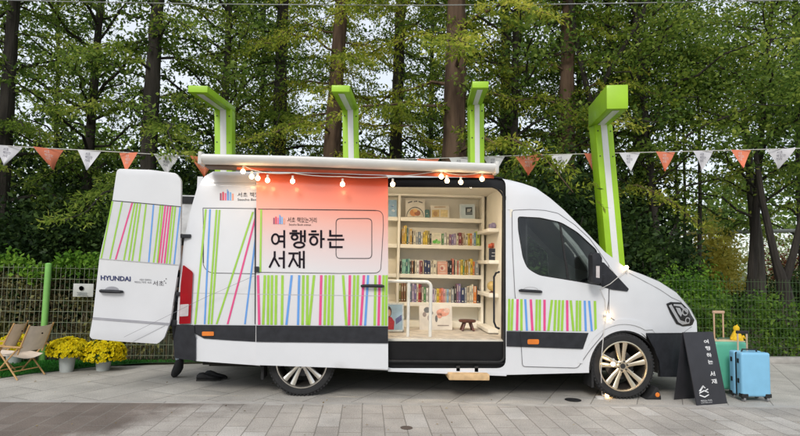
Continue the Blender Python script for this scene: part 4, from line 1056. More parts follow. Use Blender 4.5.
# ------------------------------------------------------------------ BUNTING
BYY = 3.3
cordpts = [(-60,141),(0,145.5),(50,148.5),(100,151),(150,154),(200,157),(260,159.3),(340,160),(420,159),(500,156.2),(560,154.5),(620,153),(700,151),(780,149),(860,146.5)]
bt = thing('bunting', P(400,200,BYY).to_tuple(), 'string of white and orange triangular flags stretched behind the van and lamps', 'bunting')
mb = MB(); mb.tube([P(x, y, BYY) for x, y in cordpts], .007, 5); mb.build('cord', mat('cord_white', (.6,.58,.54), rough=.8), bt)
fo = mat('flag_orange', (.74,.22,.12), rough=.85, var=.06, bump=.2, bscale=8); fwh = mat('flag_white', (.66,.65,.68), rough=.85, var=.05, bump=.2, bscale=8)
def cy_(x):
    for (a, b_) in zip(cordpts, cordpts[1:]):
        if a[0] <= x <= b_[0]: return a[1]+(b_[1]-a[1])*(x-a[0])/(b_[0]-a[0])
flags = [(-33,'o'),(8,'w'),(48.5,'o'),(89.5,'w'),(128.5,'o'),(166.5,'w'),(203,'o'),(240,'w'),(277,'o'),(315,'w'),(353,'o'),(391,'w'),(428,'o'),(460,'w'),(494,'w'),(528.5,'o'),(561,'w'),(594,'o'),(629.5,'w'),(665.5,'o'),(703,'w'),(741,'o'),(781,'w'),(822,'o')]
tv, tf = text2d('서초\n책있는\n거리', bold=.0, line=1.0)
for i, (x, c) in enumerate(flags):
    y = cy_(x); wpx = 11.6; q = random.Random(i); sw = q.uniform(-.08,.14); tw = q.uniform(-.12,.12)
    a = P(x-wpx, cy_(x-wpx), BYY); b_ = P(x+wpx, cy_(x+wpx), BYY); hh = .335
    m_ = (a+b_)/2; N_ = 6; vs = []; fs = []
    def fp(u, v):   # u -1..1, v 0..1 down
        k = 1-v; return m_+(b_-a)*.5*u*k+Vector((sw*.2*v, sw*v*v+.03*math.sin(3*u+tw*40)*v+tw*u*k, -hh*v))
    for j in range(N_+1):
        for k in range(N_+1): vs.append(fp(-1+2*k/N_, j/N_*.995))
    fs = [(j*(N_+1)+k, j*(N_+1)+k+1, (j+1)*(N_+1)+k+1, (j+1)*(N_+1)+k) for j in range(N_) for k in range(N_)]
    mb = MB(); mb.add(vs, fs); f_ = mb.build('flag', fo if c == 'o' else fwh, bt, recalc=False)
    mb = MB(); mb.add([fp((u_-.5)*.95*(1.0)/(1-(.10+.48*(1-v_)))*.62, .10+.48*(1-v_))+Vector((0,-.004,0)) for u_, v_ in tv], tf)
    mb.build('print', mat('flag_print_white', (.75,.7,.68)) if c == 'o' else mat('flag_print_grey', (.16,.15,.2)), f_, recalc=False)
mb = MB(); mb.tube([P(-80,-2,5), P(60,1.5,5), P(200,4,5), P(330,5,5), P(430,5.3,5), P(560,4.2,5), P(700,2,5), P(860,-1.5,5)], .010, 5)
solo(mb, 'overhead_cable', mat('cable_grey', (.32,.33,.33), rough=.6), 'thin grey overhead cable crossing the top of the picture in front of the trees', 'cable', base=P(400,5,5))

# ------------------------------------------------------------------ STRING LIGHTS
bulbm = mat('lit_bulb', (1,.9,.7), emit=(1,.62,.27), estr=24)
cablem = mat('white_flex', (.6,.58,.55), rough=.6)
def bulbs(name_label, cables, pts, r_=.025, sock=True, grp=None, base=None):
    t = thing('string_light', base, name_label, 'string light')
    mb = MB()
    for c in cables: mb.tube(c, .0045, 5)
    mb.build('cable', cablem, t)
    for p, up_ in pts:
        mb = MB(); mb.sphere(p, r_, 14, sz=1.05); bo = mb.build('bulb', bulbm, t)
        mb = MB(); u_ = Vector(up_); mb.tube([Vector(p)+u_*r_*.9, Vector(p)+u_*(r_+.035)], [.013,.012], 8); mb.build('socket', cablem, bo)
    return t
Yb = -.17
bp_ = [(243,171.5),(251.7,176.6),(257.8,178.2),(267.5,180.3),(292.6,181.2),(342.5,184.2),(392.7,184.3),(441.3,176.6),(447,180.8),(460.8,182.2),(482,179)]
top_ = [(243,166),(251.7,170.5),(257.8,172),(267.5,174),(292.6,174),(342.5,177.5),(392.7,177.5),(441.3,171),(447,174),(460.8,176),(482,173.5)]
cab = [P(238,164,Yb)]
for (x, y) in top_:
    cab += [P(x, y-1, Yb)]
cc = []
for i in range(len(cab)-1):
    n_ = 5
    for k in range(n_):
        t = k/n_; L_ = (cab[i+1]-cab[i]).length; cc.append(cab[i].lerp(cab[i+1], t)-Vector((0,0,.10*L_*4*t*(1-t)*.25)))
cc.append(cab[-1]); cc += [P(492,172,Yb), P(496,170,Yb)]
bulbs('lit warm globe bulbs on a white cable hung under the awning above the van doorway', [cc], [(P(x, y, Yb), (0,0,1)) for x, y in bp_], base=P(243,164,Yb))
q = [side(628,269,.03), side(610,284,.03), side(600,289,.03), side(605,300,.02), side(606,316,.02), side(604,330,.03), side(602,352,.06), P(601,372,-.05), G(602,397)+Vector((0,0,.01)), G(598,399)+Vector((0,0,.01)), G(608,399)+Vector((0,0,.02))]
bulbs('lit bulbs on a cable hanging from the windscreen foot past the front wheel', [q],
      [(side(626.5,267.5,.02),(0,0,-1)), (side(608.5,316,.03),(-1,0,0)), (P(613,364,-.03),(0,-.3,1)), (G(607,397.5)+Vector((0,0,.03)),(-1,0,0))], .023, base=G(602,398))
mb = MB(); mb.lathe([(.0,0),(.05,0),(.052,.02),(.02,.028),(.0,.028)], G(600,398.5), 'z', 16)
solo(mb, 'cable_weight', cablem, 'small white round cable puck on the ground in front of the front wheel', 'cable weight')

mb = MB(); mb.tube([P(124,337,-.06), P(160,319.5,-.07), P(205,297.5,-.08), P(256,275,-.10)], .0018, 5)
solo(mb, 'stay_cord', mat('grey_cord', (.22,.22,.24), rough=.8), 'thin grey stay cord running from the open rear door to the sliding door', 'cord')
# wheel chock
c_ = G(656, 399.5); mb = MB(); a = Vector((c_.x-.09, -.02+.03, 0)); Yc = .02
mb.prism([(c_.x-.12,Yc,0),(c_.x+.055,Yc,0),(c_.x+.055,Yc,.03),(c_.x+.02,Yc,.135),(c_.x-.01,Yc,.13),(c_.x-.06,Yc,.05)], (0,.17,0))
ck = thing('wheel_chock', (c_.x, Yc+.08, 0), 'black rubber chock with an amber reflector wedged against the front wheel', 'wheel chock')
mb.build('block', rubber, ck, bevel=.006); mb = MB(); mb.lathe([(.0,-.004),(.022,-.004),(.026,.0)], (c_.x+.012, Yc-.002, .055), 'y', 16)
mb.build('reflector', amber, ck)

# ------------------------------------------------------------------ A-FRAME SIGN
f0 = G(697.2,405.9); f1 = G(727.5,403.4); b0 = G(673.8,399.8); v_ = f1-f0; b1 = b0+v_
mid0 = (f0+b0)/2; H = .80
T0 = mid0+Vector((0,0,H)); T1 = T0+v_
# fit the ridge to the picture: slide it along the splay direction
sp_ = (f0-b0)
sg = thing('folding_sign', (f0+b1)/2, 'black folding A-frame board with white Korean lettering beside the front bumper', 'sign')
boardm = mat('black_board', (.028,.028,.034), rough=.55, var=.15, scale=6)
nrm = (f1-f0).cross(T0-f0).normalized()
if nrm.y > 0: nrm = -nrm
T0 = P(683.5,332.5, (f0.y+b0.y)/2+.02); T1 = T0+v_
nrm = (f1-f0).cross(T0-f0).normalized()
if nrm.dot(Vector((0,-1,0))) < 0: nrm = -nrm
mb = MB(); mb.prism([f0,f1,T1,T0], -nrm*.012); fp_ = mb.build('front_panel', boardm, sg, bevel=.002)
mb = MB(); mb.prism([b0,b1,T1-(f0-b0).normalized()*.02,T0-(f0-b0).normalized()*.02], (.006,.006,0)); mb.build('back_panel', boardm, sg, bevel=.002)
def sgp(u, v): return f0.lerp(f1, u)*(1-v)+T0.lerp(T1, u)*v+nrm*.002
mb = MB()
for i, ch in enumerate('여행하는'):
    vc = .865-.096*i; glyph(mb, lambda a, b, k, vc=vc: sgp(.70+.15*(a-.5), vc+.052*(b-.5))+nrm*.0002*k, ch, .15, .9)
for i, ch in enumerate('서재'):
    vc = .415-.105*i; glyph(mb, lambda a, b, k, vc=vc: sgp(.70+.15*(a-.5), vc+.058*(b-.5))+nrm*.0002*k, ch, .15, .9)
put_text(mb, lambda a, b: sgp(.14+.36*a, .045+.028*b), '책있는거리', bold=.0)
put_text(mb, lambda a, b: sgp(.14+.36*a, .028+.010*b), 'Seocho Book avenue', bold=.01)
sq = lambda pts: mb.add([sgp(.12+.34*u_, .10+.17*w_) for u_, w_ in pts], [tuple(range(len(pts)))])
sq([(.05,.55),(.5,.95),(.62,.88),(.2,.48)]); sq([(.3,.7),(.55,.98),(.75,.75),(.68,.72),(.53,.88),(.38,.66)]); sq([(.05,.42),(.55,.60),(.95,.42),(.95,.34),(.55,.50),(.05,.33)]); sq([(.05,.28),(.5,.1),(.95,.25),(.95,.18),(.5,.0),(.05,.18)]); sq([(.6,.55),(.95,.7),(.98,.62),(.68,.5)])
mb.build('lettering', mat('white_print', (.75,.75,.75)), fp_, recalc=False)

# ------------------------------------------------------------------ SUITCASES
def suitcase(name, label, x0, x1, y0, y1, z0, z1, shell, dark, handle, hx0, hx1, hz, rbev, ribs=True):
    t = thing('suitcase', ((x0+x1)/2, (y0+y1)/2, 0), label, 'suitcase', None)
    ym = (y0+y1)/2
    mb = MB(); mb.box(x0, x1, y0, ym-.012, z0, z1); mb.build('front_shell', shell, t, bevel=rbev, seg=4)
    mb = MB(); mb.box(x0, x1, ym+.012, y1, z0, z1); mb.build('back_shell', shell, t, bevel=rbev, seg=4)
    mb = MB(); mb.box(x0+.008, x1-.008, ym-.013, ym+.013, z0+.008, z1-.008); mb.build('zip_band', dark, t, bevel=.01)
    if ribs:
        mb = MB()
        for k in range(5):
            x = x0+(x1-x0)*(.18+.16*k); mb.tube([(x,y0-.001,z0+.07),(x,y0-.001,z1-.07)], .007, 6)
        mb.build('rib', shell, t)
    for x in (x0+.035, x1-.035):
        for y in (y0+.03, y1-.03): mb = MB(); mb.box(x-.038, x+.038, y-.032, y+.032, z0-.010, z0+.035); mb.build('corner_guard', dark, t, bevel=.008)
    for x in (x0+.035, x1-.035):
        for y in (y0+.03, y1-.03):
            mb = MB(); mb.lathe([(.024,-.012),(.026,-.01),(.026,.01),(.024,.012)], (x, y, .026), 'x', 16); w_ = mb.build('wheel', mat('wheel_grey', (.25,.25,.26), rough=.5), t)
            mb = MB(); mb.box(x-.02, x+.02, y-.018, y+.018, .03, z0-.008); mb.build('wheel_fork', dark, w_, bevel=.003)
    mb = MB(); yh = y1-.05
    for x in (hx0, hx1): mb.tube([(x,yh,z1-.05),(x,yh,hz-.02)], .010, 8)
    hm = mb.build('telescopic_handle', handle, t); mb = MB(); mb.box(hx0-.016, hx1+.016, yh-.016, yh+.016, hz-.03, hz+.004); mb.build('grip', dark if dark is not MATS['teal_trim'] else handle, hm, bevel=.008)
    mb = MB(); xc = (x0+x1)/2; mb.tube([(xc-.09,ym,z1-.005),(xc-.08,ym,z1+.022),(xc+.08,ym,z1+.022),(xc+.09,ym,z1-.005)], .009, 8); mb.build('carry_handle', dark, t)
    return t
mat('teal_trim', (.02,.10,.07), rough=.5)
blk = mat('case_black', (.015,.015,.017), rough=.45)
a = G(742.5,402); Ys_ = a.y; b_ = P(770.5,353,Ys_)
blue = suitcase('s', 'small sky blue hard shell suitcase with black corner guards, nearest the camera', a.x, b_.x, Ys_, Ys_+.235, .055, b_.z, mat('sky_blue_shell', (.22,.50,.72), rough=.38, var=.05, coat=.2, bump=.04, bscale=60), blk, mat('beige_tube', (.60,.47,.34), rough=.35, metal=.3), P(738,340,Ys_+.18).x, P(747,340,Ys_+.18).x, P(742,331,Ys_+.18).z, .03, False)
for z in (.2,.42):
    mb = MB(); mb.box(a.x-.006, a.x+.004, Ys_+.045, Ys_+.075, z, z+.05); mb.build('side_stud', blk, blue, bevel=.003)
    mb = MB(); mb.box(a.x-.006, a.x+.004, Ys_+.165, Ys_+.195, z, z+.05); mb.build('side_stud', blk, blue, bevel=.003)
Yg = Ys_+.36; g0 = P(715,360,Yg); g1 = P(748.3,360,Yg)
greenc = suitcase('s', 'larger jade green suitcase with a raised handle, half hidden by the black board', g0.x, g1.x, Yg, Yg+.26, .055, P(730,341.5,Yg).z, mat('jade_shell', (.11,.44,.30), rough=.42, var=.06, coat=.2), MATS['teal_trim'], mat('rose_gold_tube', (.62,.42,.28), rough=.35, metal=.3), P(714.5,320,Yg+.2).x, P(723.5,320,Yg+.2).x, P(719,311,Yg+.2).z, .05, False)
mb = MB(); mb.box(g0.x+.015, g1.x-.015, Yg+.02, Yg+.24, P(730,341.5,Yg).z-.006, P(730,341.5,Yg).z+.006); mb.build('top_trim', mat('sand_trim', (.6,.5,.32)), greenc, bevel=.004)
mb = MB(); zt_ = P(730,341.5,Yg).z+.007; xq = P(736.5,335,Yg+.1).x; yq = Yg+.1
vs = []; NN = 14
mb.lathe([(.075,0),(.07,.03),(.05,.07),(.03,.11),(.034,.125),(.036,.145),(.026,.165),(.0,.175)], (xq, yq, zt_), 'z', 14)
mb.tube([(xq+.03,yq,zt_+.01),(xq+.075,yq-.02,zt_+.045),(xq+.10,yq-.02,zt_+.015)], [.022,.018,.008], 8); mb.tube([(xq-.03,yq,zt_+.04),(xq-.085,yq-.02,zt_+.01)], [.022,.010], 8)
mb.tube([(xq+.0,yq,zt_+.16),(xq+.015,yq,zt_+.185)], [.014,.004], 6)
solo(mb, 'plush_toy', mat('yellow_plush', (.75,.48,.02), rough=.9, var=.15, scale=30, bump=.4, bscale=80), 'small bright yellow plush lying on top of the green suitcase', 'toy')

# ------------------------------------------------------------------ FLOWER POTS
def flowerpot(px, ptop, pbot, halfw, ytop, ybot, seed, label):
    base = G(px, pbot); base.z = 0; Y = base.y; q = np.random.default_rng(seed)
    t = thing('potted_flowers', base, label, 'potted flowers', None)
    c0_ = P(px, ptop, Y); r0_ = abs(P(px+8, ptop, Y).x-c0_.x)
    mb = MB(); mb.lathe([(r0_*.78,.0),(r0_*.80,.01),(r0_*.98,c0_.z),(r0_*1.06,c0_.z+.004),(r0_*1.06,c0_.z+.03),(r0_*.95,c0_.z+.03),(r0_*.9,c0_.z-.02)], (base.x,base.y,0), 'z', 24)
    mb.build('pot', mat('pot_grey', (.42,.45,.44), rough=.6, var=.06), t)
    zt = P(px, ytop, Y).z; zb = P(px, ybot, Y).z; RX = abs(P(px+halfw, ytop, Y).x-c0_.x)
    cz = zb+(zt-zb)*.32
    def dome(n, k):
        v = unit(q.normal(size=(n,3))); v[:,2] = np.where(v[:,2] < -.35, -v[:,2], v[:,2])
        rr2 = k*(1+.08*np.sin(v[:,0]*7+seed)*np.cos(v[:,1]*6)); s = np.where(v[:,2] > 0, zt-cz, (cz-zb)*1.4)
        return np.c_[v[:,0]*RX*rr2, v[:,1]*RX*.9*rr2, v[:,2]*s*rr2]+np.array([0,0,cz]), v
    C, v = dome(2600, q.uniform(.70,.98,2600)); P0, T, Bv, w, l = rand_leaves(C, .06, asp=.5, rg=q)
    np_quads('foliage', P0, T, Bv, w, l, leaf_mat('mum_leaves', (.012,.03,.008), (.03,.07,.015), (.06,.12,.02), 8, .3), t)
    nb = 900; C, v = dome(nb, q.uniform(.93,1.04,nb)); PP = []; TT = []; BB = []
    for c, d in zip(C, v):
        d = d+q.normal(size=3)*.25; d /= np.linalg.norm(d); a = np.cross(d, [0.3,.2,1]); a /= np.linalg.norm(a); b = np.cross(d, a)
        for ring, nn, tilt in ((0,8,.35),(1,6,.9)):
            for k in range(nn):
                an = 2*math.pi*(k+ring*.5)/nn; tv_ = a*math.cos(an)+b*math.sin(an); TT.append(tv_*math.cos(tilt)+d*math.sin(tilt)); BB.append(np.cross(d, tv_)); PP.append(c)
    PP, TT, BB = map(np.array, (PP, TT, BB)); n_ = len(PP)
    np_quads('blossoms', PP, unit(TT), unit(BB), np.full(n_,.014), q.uniform(.018,.028,n_), leaf_mat('yellow_petals', (.72,.56,.008), (.86,.74,.015), (.95,.86,.05), 12, .3), t)
    return t
flowerpot(66.5, 356.5, 371.5, 20.5, 338.5, 357.5, 1, 'potted yellow chrysanthemums in a grey pot, just right of the green fence post')
flowerpot(103, 356.5, 370.3, 21.5, 339.5, 363, 2, 'potted yellow chrysanthemums in a grey pot, nearest to the open rear door')
flowerpot(13.5, 351, 364, 16, 335, 352, 3, 'potted yellow chrysanthemums half hidden behind the folding chairs')

# ------------------------------------------------------------------ FOLDING CHAIRS
canvas = mat('beige_canvas', (.74,.63,.52), rough=.9, var=.08, scale=10, bump=.2, bscale=200)
bamboo = mat('honey_wood', (.50,.30,.12), rough=.5, var=.15, scale=12)
def chair(loc, rz, label):
    t = thing('folding_chair', (0,0,0), label, 'folding chair', 'beige canvas folding chairs on the turf')
    W_ = .24; r_ = .012
    # faces +x ; seat z .36
    for s in (-1, 1):
        y = s*W_
        for pts in ([(.24,y,.0),(-.20,y*.94,.46)], [(-.24,y,.0),(.22,y*.94,.46)]):
            mb = MB(); mb.tube(pts, r_, 8); mb.build('leg', bamboo, t)
        mb = MB(); mb.box(-.27, .25, y-.024, y+.024, .462, .482); mb.build('armrest', bamboo, t, bevel=.006)
        mb = MB(); mb.tube([(-.18,y*.9,.36),(-.36,y*.9,.80)], r_, 8); mb.build('back_post', bamboo, t)
    mb = MB()
    for x, z in ((-.24+.11,.11),(.24-.11,.11)): mb.tube([(x,-W_,z),(x,W_,z)], .009, 6)
    mb.build('stretcher', bamboo, t)
    mb = MB(); N_ = 8; vs = []
    for i in range(N_+1):
        for k in range(N_+1):
            u_ = i/N_; w_ = -1+2*k/N_; vs.append((.22-.42*u_, w_*W_*.92, .365-.04*u_-.045*(1-w_*w_)))
    mb.add(vs, [(i*(N_+1)+k, i*(N_+1)+k+1, (i+1)*(N_+1)+k+1, (i+1)*(N_+1)+k) for i in range(N_) for k in range(N_)]); mb.build('seat', canvas, t)
    mb = MB(); vs = []
    for i in range(N_+1):
        for k in range(N_+1):
            u_ = i/N_; w_ = -1+2*k/N_; vs.append((-.20-.15*u_-.035*(1-w_*w_), w_*W_*.90, .40+.37*u_+.02*u_*(w_*w_)))
    mb.add(vs, [(i*(N_+1)+k, i*(N_+1)+k+1, (i+1)*(N_+1)+k+1, (i+1)*(N_+1)+k) for i in range(N_) for k in range(N_)]); bk = mb.build('backrest', canvas, t)
    mb = MB(); mb.tube([(-.385,0,.66),(-.375,0,.66)], .012, 8); mb.build('stud', ink, bk)
    t.location = loc; t.rotation_euler = (0,0,rz); t.scale = (.80,.80,.80); return t
p = G(16, 377); chair((p.x, p.y+.05, 0), R(163), 'beige canvas folding chair on the turf, the one nearer the green fence post')
p = G(-9, 375.5); chair((p.x-.02, p.y+.05, 0), R(185), 'beige canvas folding chair at the left edge of the picture')

# shoes left under the van
def shoe(c, ang, s=1.0, toe=0.0):
    d = Vector((math.cos(ang), math.sin(ang), 0)); n_ = Vector((-d.y, d.x, 0)); L_ = .28*s
    prof = [(0,.030,.055),(.10,.037,.080),(.25,.040,.088),(.4,.040,.075),(.55,.046,.058),(.75,.050,.045),(.9,.042,.035),(1,.015,.02)]
    vs = []; K_ = 10
    for (t_, w, h) in prof:
        for k in range(K_):
            a_ = 2*math.pi*k/K_; vs.append(Vector(c)+d*(t_*L_)+n_*(w*math.cos(a_))+Vector((0,0,.012+h*.5+h*.5*math.sin(a_))))
    return vs, [(i*K_+k, i*K_+(k+1)%K_, (i+1)*K_+(k+1)%K_, (i+1)*K_+k) for i in range(len(prof)-1) for k in range(K_)]+[tuple(range(K_-1,-1,-1)), tuple((len(prof)-1)*K_+k for k in range(K_))], d, n_, L_
shoem = mat('black_shoe', (.014,.014,.016), rough=.7, var=.3, scale=30); solem = mat('shoe_sole', (.03,.03,.03), rough=.8)
pc = G(196, 381)
for i, (dx, dy, an, lb) in enumerate(((0,.02,.12,'black trainer lying nearer to the picture edge of the pair under the van'),(.05,.17,-.08,'black trainer farther under the van, right of its pair'))):
    c = Vector((pc.x+dx, pc.y+dy, 0)); vs, fs, d, n_, L_ = shoe(c, an)
    t = thing('shoe', c+d*L_*.5, lb, 'shoe', 'black trainers on the ground under the van'); mb = MB(); mb.add(vs, fs); mb.build('upper', shoem, t)
    mb = MB(); mb.prism([c-n_*.036, c+d*L_*.5-n_*.044, c+d*L_*.8-n_*.05, c+d*(L_+.004)-n_*.02, c+d*(L_+.004)+n_*.02, c+d*L_*.8+n_*.05, c+d*L_*.5+n_*.044, c+n_*.036], (0,0,.02)); mb.build('sole', solem, t, bevel=.004)
# ------------------------------------------------------------------ PERSON stepping up behind the open rear door
def skinned(name, verts, edges, radii, m, parent, root=0, sub=2):
    me = bpy.data.meshes.new(name); me.from_pydata(verts, edges, []); o = bpy.data.objects.new(name, me); COL.objects.link(o)
    md = o.modifiers.new('s', 'SKIN'); md.use_smooth_shade = True
    for i, d in enumerate(me.skin_vertices[0].data):
        r_ = radii[i]; d.radius = r_ if isinstance(r_, tuple) else (r_, r_); d.use_root = (i == root)
    sb = o.modifiers.new('b', 'SUBSURF'); sb.levels = sub
    dg = bpy.context.evaluated_depsgraph_get(); dg.update()
    m2 = bpy.data.meshes.new_from_object(o.evaluated_get(dg)); bpy.data.objects.remove(o); m2.materials.clear(); m2.materials.append(m)
    for p_ in m2.polygons: p_.use_smooth = True
    o = bpy.data.objects.new(name, m2); COL.objects.link(o); o.parent = parent
    ORIG[o.name] = ORIG[parent.name]; return o
toe = P(173.5, 376, 1.0); ank = P(178.5, 353, 1.0)
px0 = toe.x; base = Vector((px0, 1.0, 0))
pr = thing('person', base, 'person in black trousers and shoes stepping up behind the open rear door', 'person')
J = {}
def j(n, x, y, z): J[n] = Vector((x, y, z))
A = Vector((ank.x-base.x, 0, ank.z+.02)); 
j('hip', .02,0,.98); j('hl', .03,-.09,.95); j('kl', .03,-.04,.62); j('al', A.x,0,A.z)
j('hr', .03,.09,.95); j('kr', .30,.11,.92); j('ar', .27,.11,.62)
j('sp', -.02,0,1.15); j('ch', -.04,0,1.36); j('nk', -.03,0,1.50); j('hd', -.01,0,1.60); j('ht', -.01,0,1.70)
j('sl', -.05,-.17,1.42); j('el', -.04,-.22,1.14); j('wl', .10,-.20,.93)
j('sr', -.05,.17,1.42); j('er', .03,.22,1.16); j('wr', .22,.20,1.12)
skinm = mat('skin', (.55,.34,.25), rough=.5)
names = list(J); idx = {n_: i for i, n_ in enumerate(names)}
ed = [('hip','hl'),('hl','kl'),('kl','al'),('hip','hr'),('hr','kr'),('kr','ar'),('hip','sp'),('sp','ch'),('ch','nk'),('nk','hd'),('hd','ht'),('ch','sl'),('sl','el'),('el','wl'),('ch','sr'),('sr','er'),('er','wr')]
rad = dict(hip=.11,hl=.08,kl=.052,al=.036,hr=.08,kr=.052,ar=.036,sp=.10,ch=.115,nk=.05,hd=.085,ht=.075,sl=.05,el=.038,wl=.025,sr=.05,er=.038,wr=.025)
vv = [tuple(J[n_]) for n_ in names]; ee = [(idx[a], idx[b]) for a, b in ed]; ra = [rad[n_] for n_ in names]
for (w, e_) in (('wl','el'),('wr','er')):       # palm and five fingers
    W0 = J[w]; d = (J[w]-J[e_]).normalized(); s = d.cross(Vector((0,0,1))).normalized(); palm = W0+d*.06; vv.append(tuple(palm)); ip = len(vv)-1; ra.append(.026); ee.append((idx[w], ip))
    for k in range(4):
        k0 = palm+d*.03+s*(k-1.5)*.019; k1_ = k0+d*(.032+.006*(k in (1,2))); k2_ = k1_+d*.02+Vector((0,0,-.016))
        for q_, r2 in ((k0,.010),(k1_,.009),(k2_,.008)): vv.append(tuple(q_)); ra.append(r2)
        n_ = len(vv); ee += [(ip, n_-3), (n_-3, n_-2), (n_-2, n_-1)]
    k0 = W0+d*.03-s*.03; k1_ = k0+d*.03-s*.012; vv += [tuple(k0), tuple(k1_)]; ra += [.011,.009]; n_ = len(vv); ee += [(idx[w], n_-2), (n_-2, n_-1)]
skinned('body', vv, ee, ra, skinm, pr)
# face
mb = MB(); hc = base+Vector((.0,0,1.62))
mb.prism([hc+Vector((.080,-.012,.01)), hc+Vector((.080,.012,.01)), hc+Vector((.108,.0,-.02))], (0,0,-.012))
mb.build('nose', skinm, pr)
def cloth(name, ns, extra, m):
    sub_ = {n_: i for i, n_ in enumerate(ns)}
    skinned(name, [tuple(J[n_]) for n_ in ns], [(sub_[a], sub_[b]) for a, b in ed if a in sub_ and b in sub_], [rad[n_]+extra for n_ in ns], m, pr)
trm = mat('black_trousers', (.018,.018,.022), rough=.9, var=.2)
cloth('trousers', ['hip','hl','kl','al','hr','kr','ar'], .018, trm)
cloth('jacket', ['sp','hip','ch','sl','el','wl','sr','er','wr'], .02, mat('dark_jacket', (.03,.035,.05), rough=.9, var=.2))
mb = MB(); mb.sphere(base+Vector((-.025,0,1.68)), .105, 16, sz=.95); mb.build('hair', mat('black_hair', (.012,.01,.009), rough=.6), pr)
# shoes: trailing foot with its heel lifted, the other up on the sill
def foot(an_, tilt, nm):
    me_v = []; K_ = 10; prof = [(-.05,.030,.07),(.0,.036,.10),(.06,.038,.09),(.11,.043,.065),(.16,.046,.05),(.20,.036,.038),(.225,.012,.02)]
    M_ = Matrix.Rotation(tilt, 4, 'Y')
    for (t_, w, h) in prof:
        for k in range(K_):
            a_ = 2*math.pi*k/K_; me_v.append(base+an_+(M_ @ Vector((-t_ if nm == 0 else t_, w*math.cos(a_), -.105+h*.5+h*.5*math.sin(a_)))))
    mb = MB(); mb.add(me_v, [(i*K_+k, i*K_+(k+1)%K_, (i+1)*K_+(k+1)%K_, (i+1)*K_+k) for i in range(len(prof)-1) for k in range(K_)]+[tuple(range(K_-1,-1,-1)), tuple((len(prof)-1)*K_+k for k in range(K_))])
    mb.build('shoe', shoem, pr)
mb = MB(); fpt = [P(x, y, 1.0) for x, y in ((179.3,357),(179.5,362),(178.5,367),(176.5,371),(174.3,374),(172.2,375.8))]
mb.tube(fpt, [.040,.050,.060,.056,.046,.022], 12); mb.build('shoe', shoem, pr)
mb = MB(); mb.tube([P(178.7,356,1.0), P(179.3,360,1.0)], [.043,.044], 12); mb.build('sock', mat('grey_blue_sock', (.3,.36,.42), rough=.9), pr)
foot(Vector((.27,.11,.64)), 0, 1)

# ------------------------------------------------------------------ TREES
bark_d = mat('bark_dark', (.014,.011,.009), col2=(.050,.042,.034), rough=.95, var=.4, scale=5, bump=1.0, bscale=22)
bark_b = mat('bark_brown', (.040,.022,.013), col2=(.15,.095,.06), rough=.95, var=.35, scale=5, bump=1.0, bscale=22)
bark_g = mat('bark_grey', (.07,.062,.052), rough=.95, var=.35, scale=6, bump=1.0, bscale=22)
for m_ in (bark_d, bark_b, bark_g):      # stretch the bark along the trunk
    nt = m_.node_tree; tc = [n_ for n_ in nt.nodes if n_.type == 'TEX_COORD'][0]; mp = nt.nodes.new('ShaderNodeMapping'); mp.inputs['Scale'].default_value = (1.6,1.6,.22)
    for l_ in list(nt.links):
        if l_.from_node == tc: to = l_.to_socket; nt.links.remove(l_); nt.links.new(mp.outputs[0], to)
    nt.links.new(tc.outputs['Object'], mp.inputs['Vector'])
lv_dark = leaf_mat('leaves_dark', (.038,.075,.018), (.15,.25,.048), (.38,.48,.10), .8, .55)
lv_mid = leaf_mat('leaves_mid', (.06,.105,.018), (.22,.33,.05), (.56,.60,.12), .7, .6)
lv_yel = leaf_mat('leaves_yellow_green', (.09,.14,.02), (.37,.45,.055), (.80,.72,.13), .7, .6)
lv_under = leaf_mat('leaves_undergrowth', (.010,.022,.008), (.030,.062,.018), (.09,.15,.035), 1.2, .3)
lv_gold = leaf_mat('leaves_autumn', (.40,.38,.06), (.68,.62,.14), (.85,.74,.22), 1.2, .55)
lv_hedge = leaf_mat('leaves_hedge', (.04,.11,.012), (.13,.28,.03), (.30,.48,.06), 2.0, .4)
lv_vine = leaf_mat('dry_vines', (.07,.05,.028), (.19,.16,.075), (.33,.34,.10), 2.2, .3)

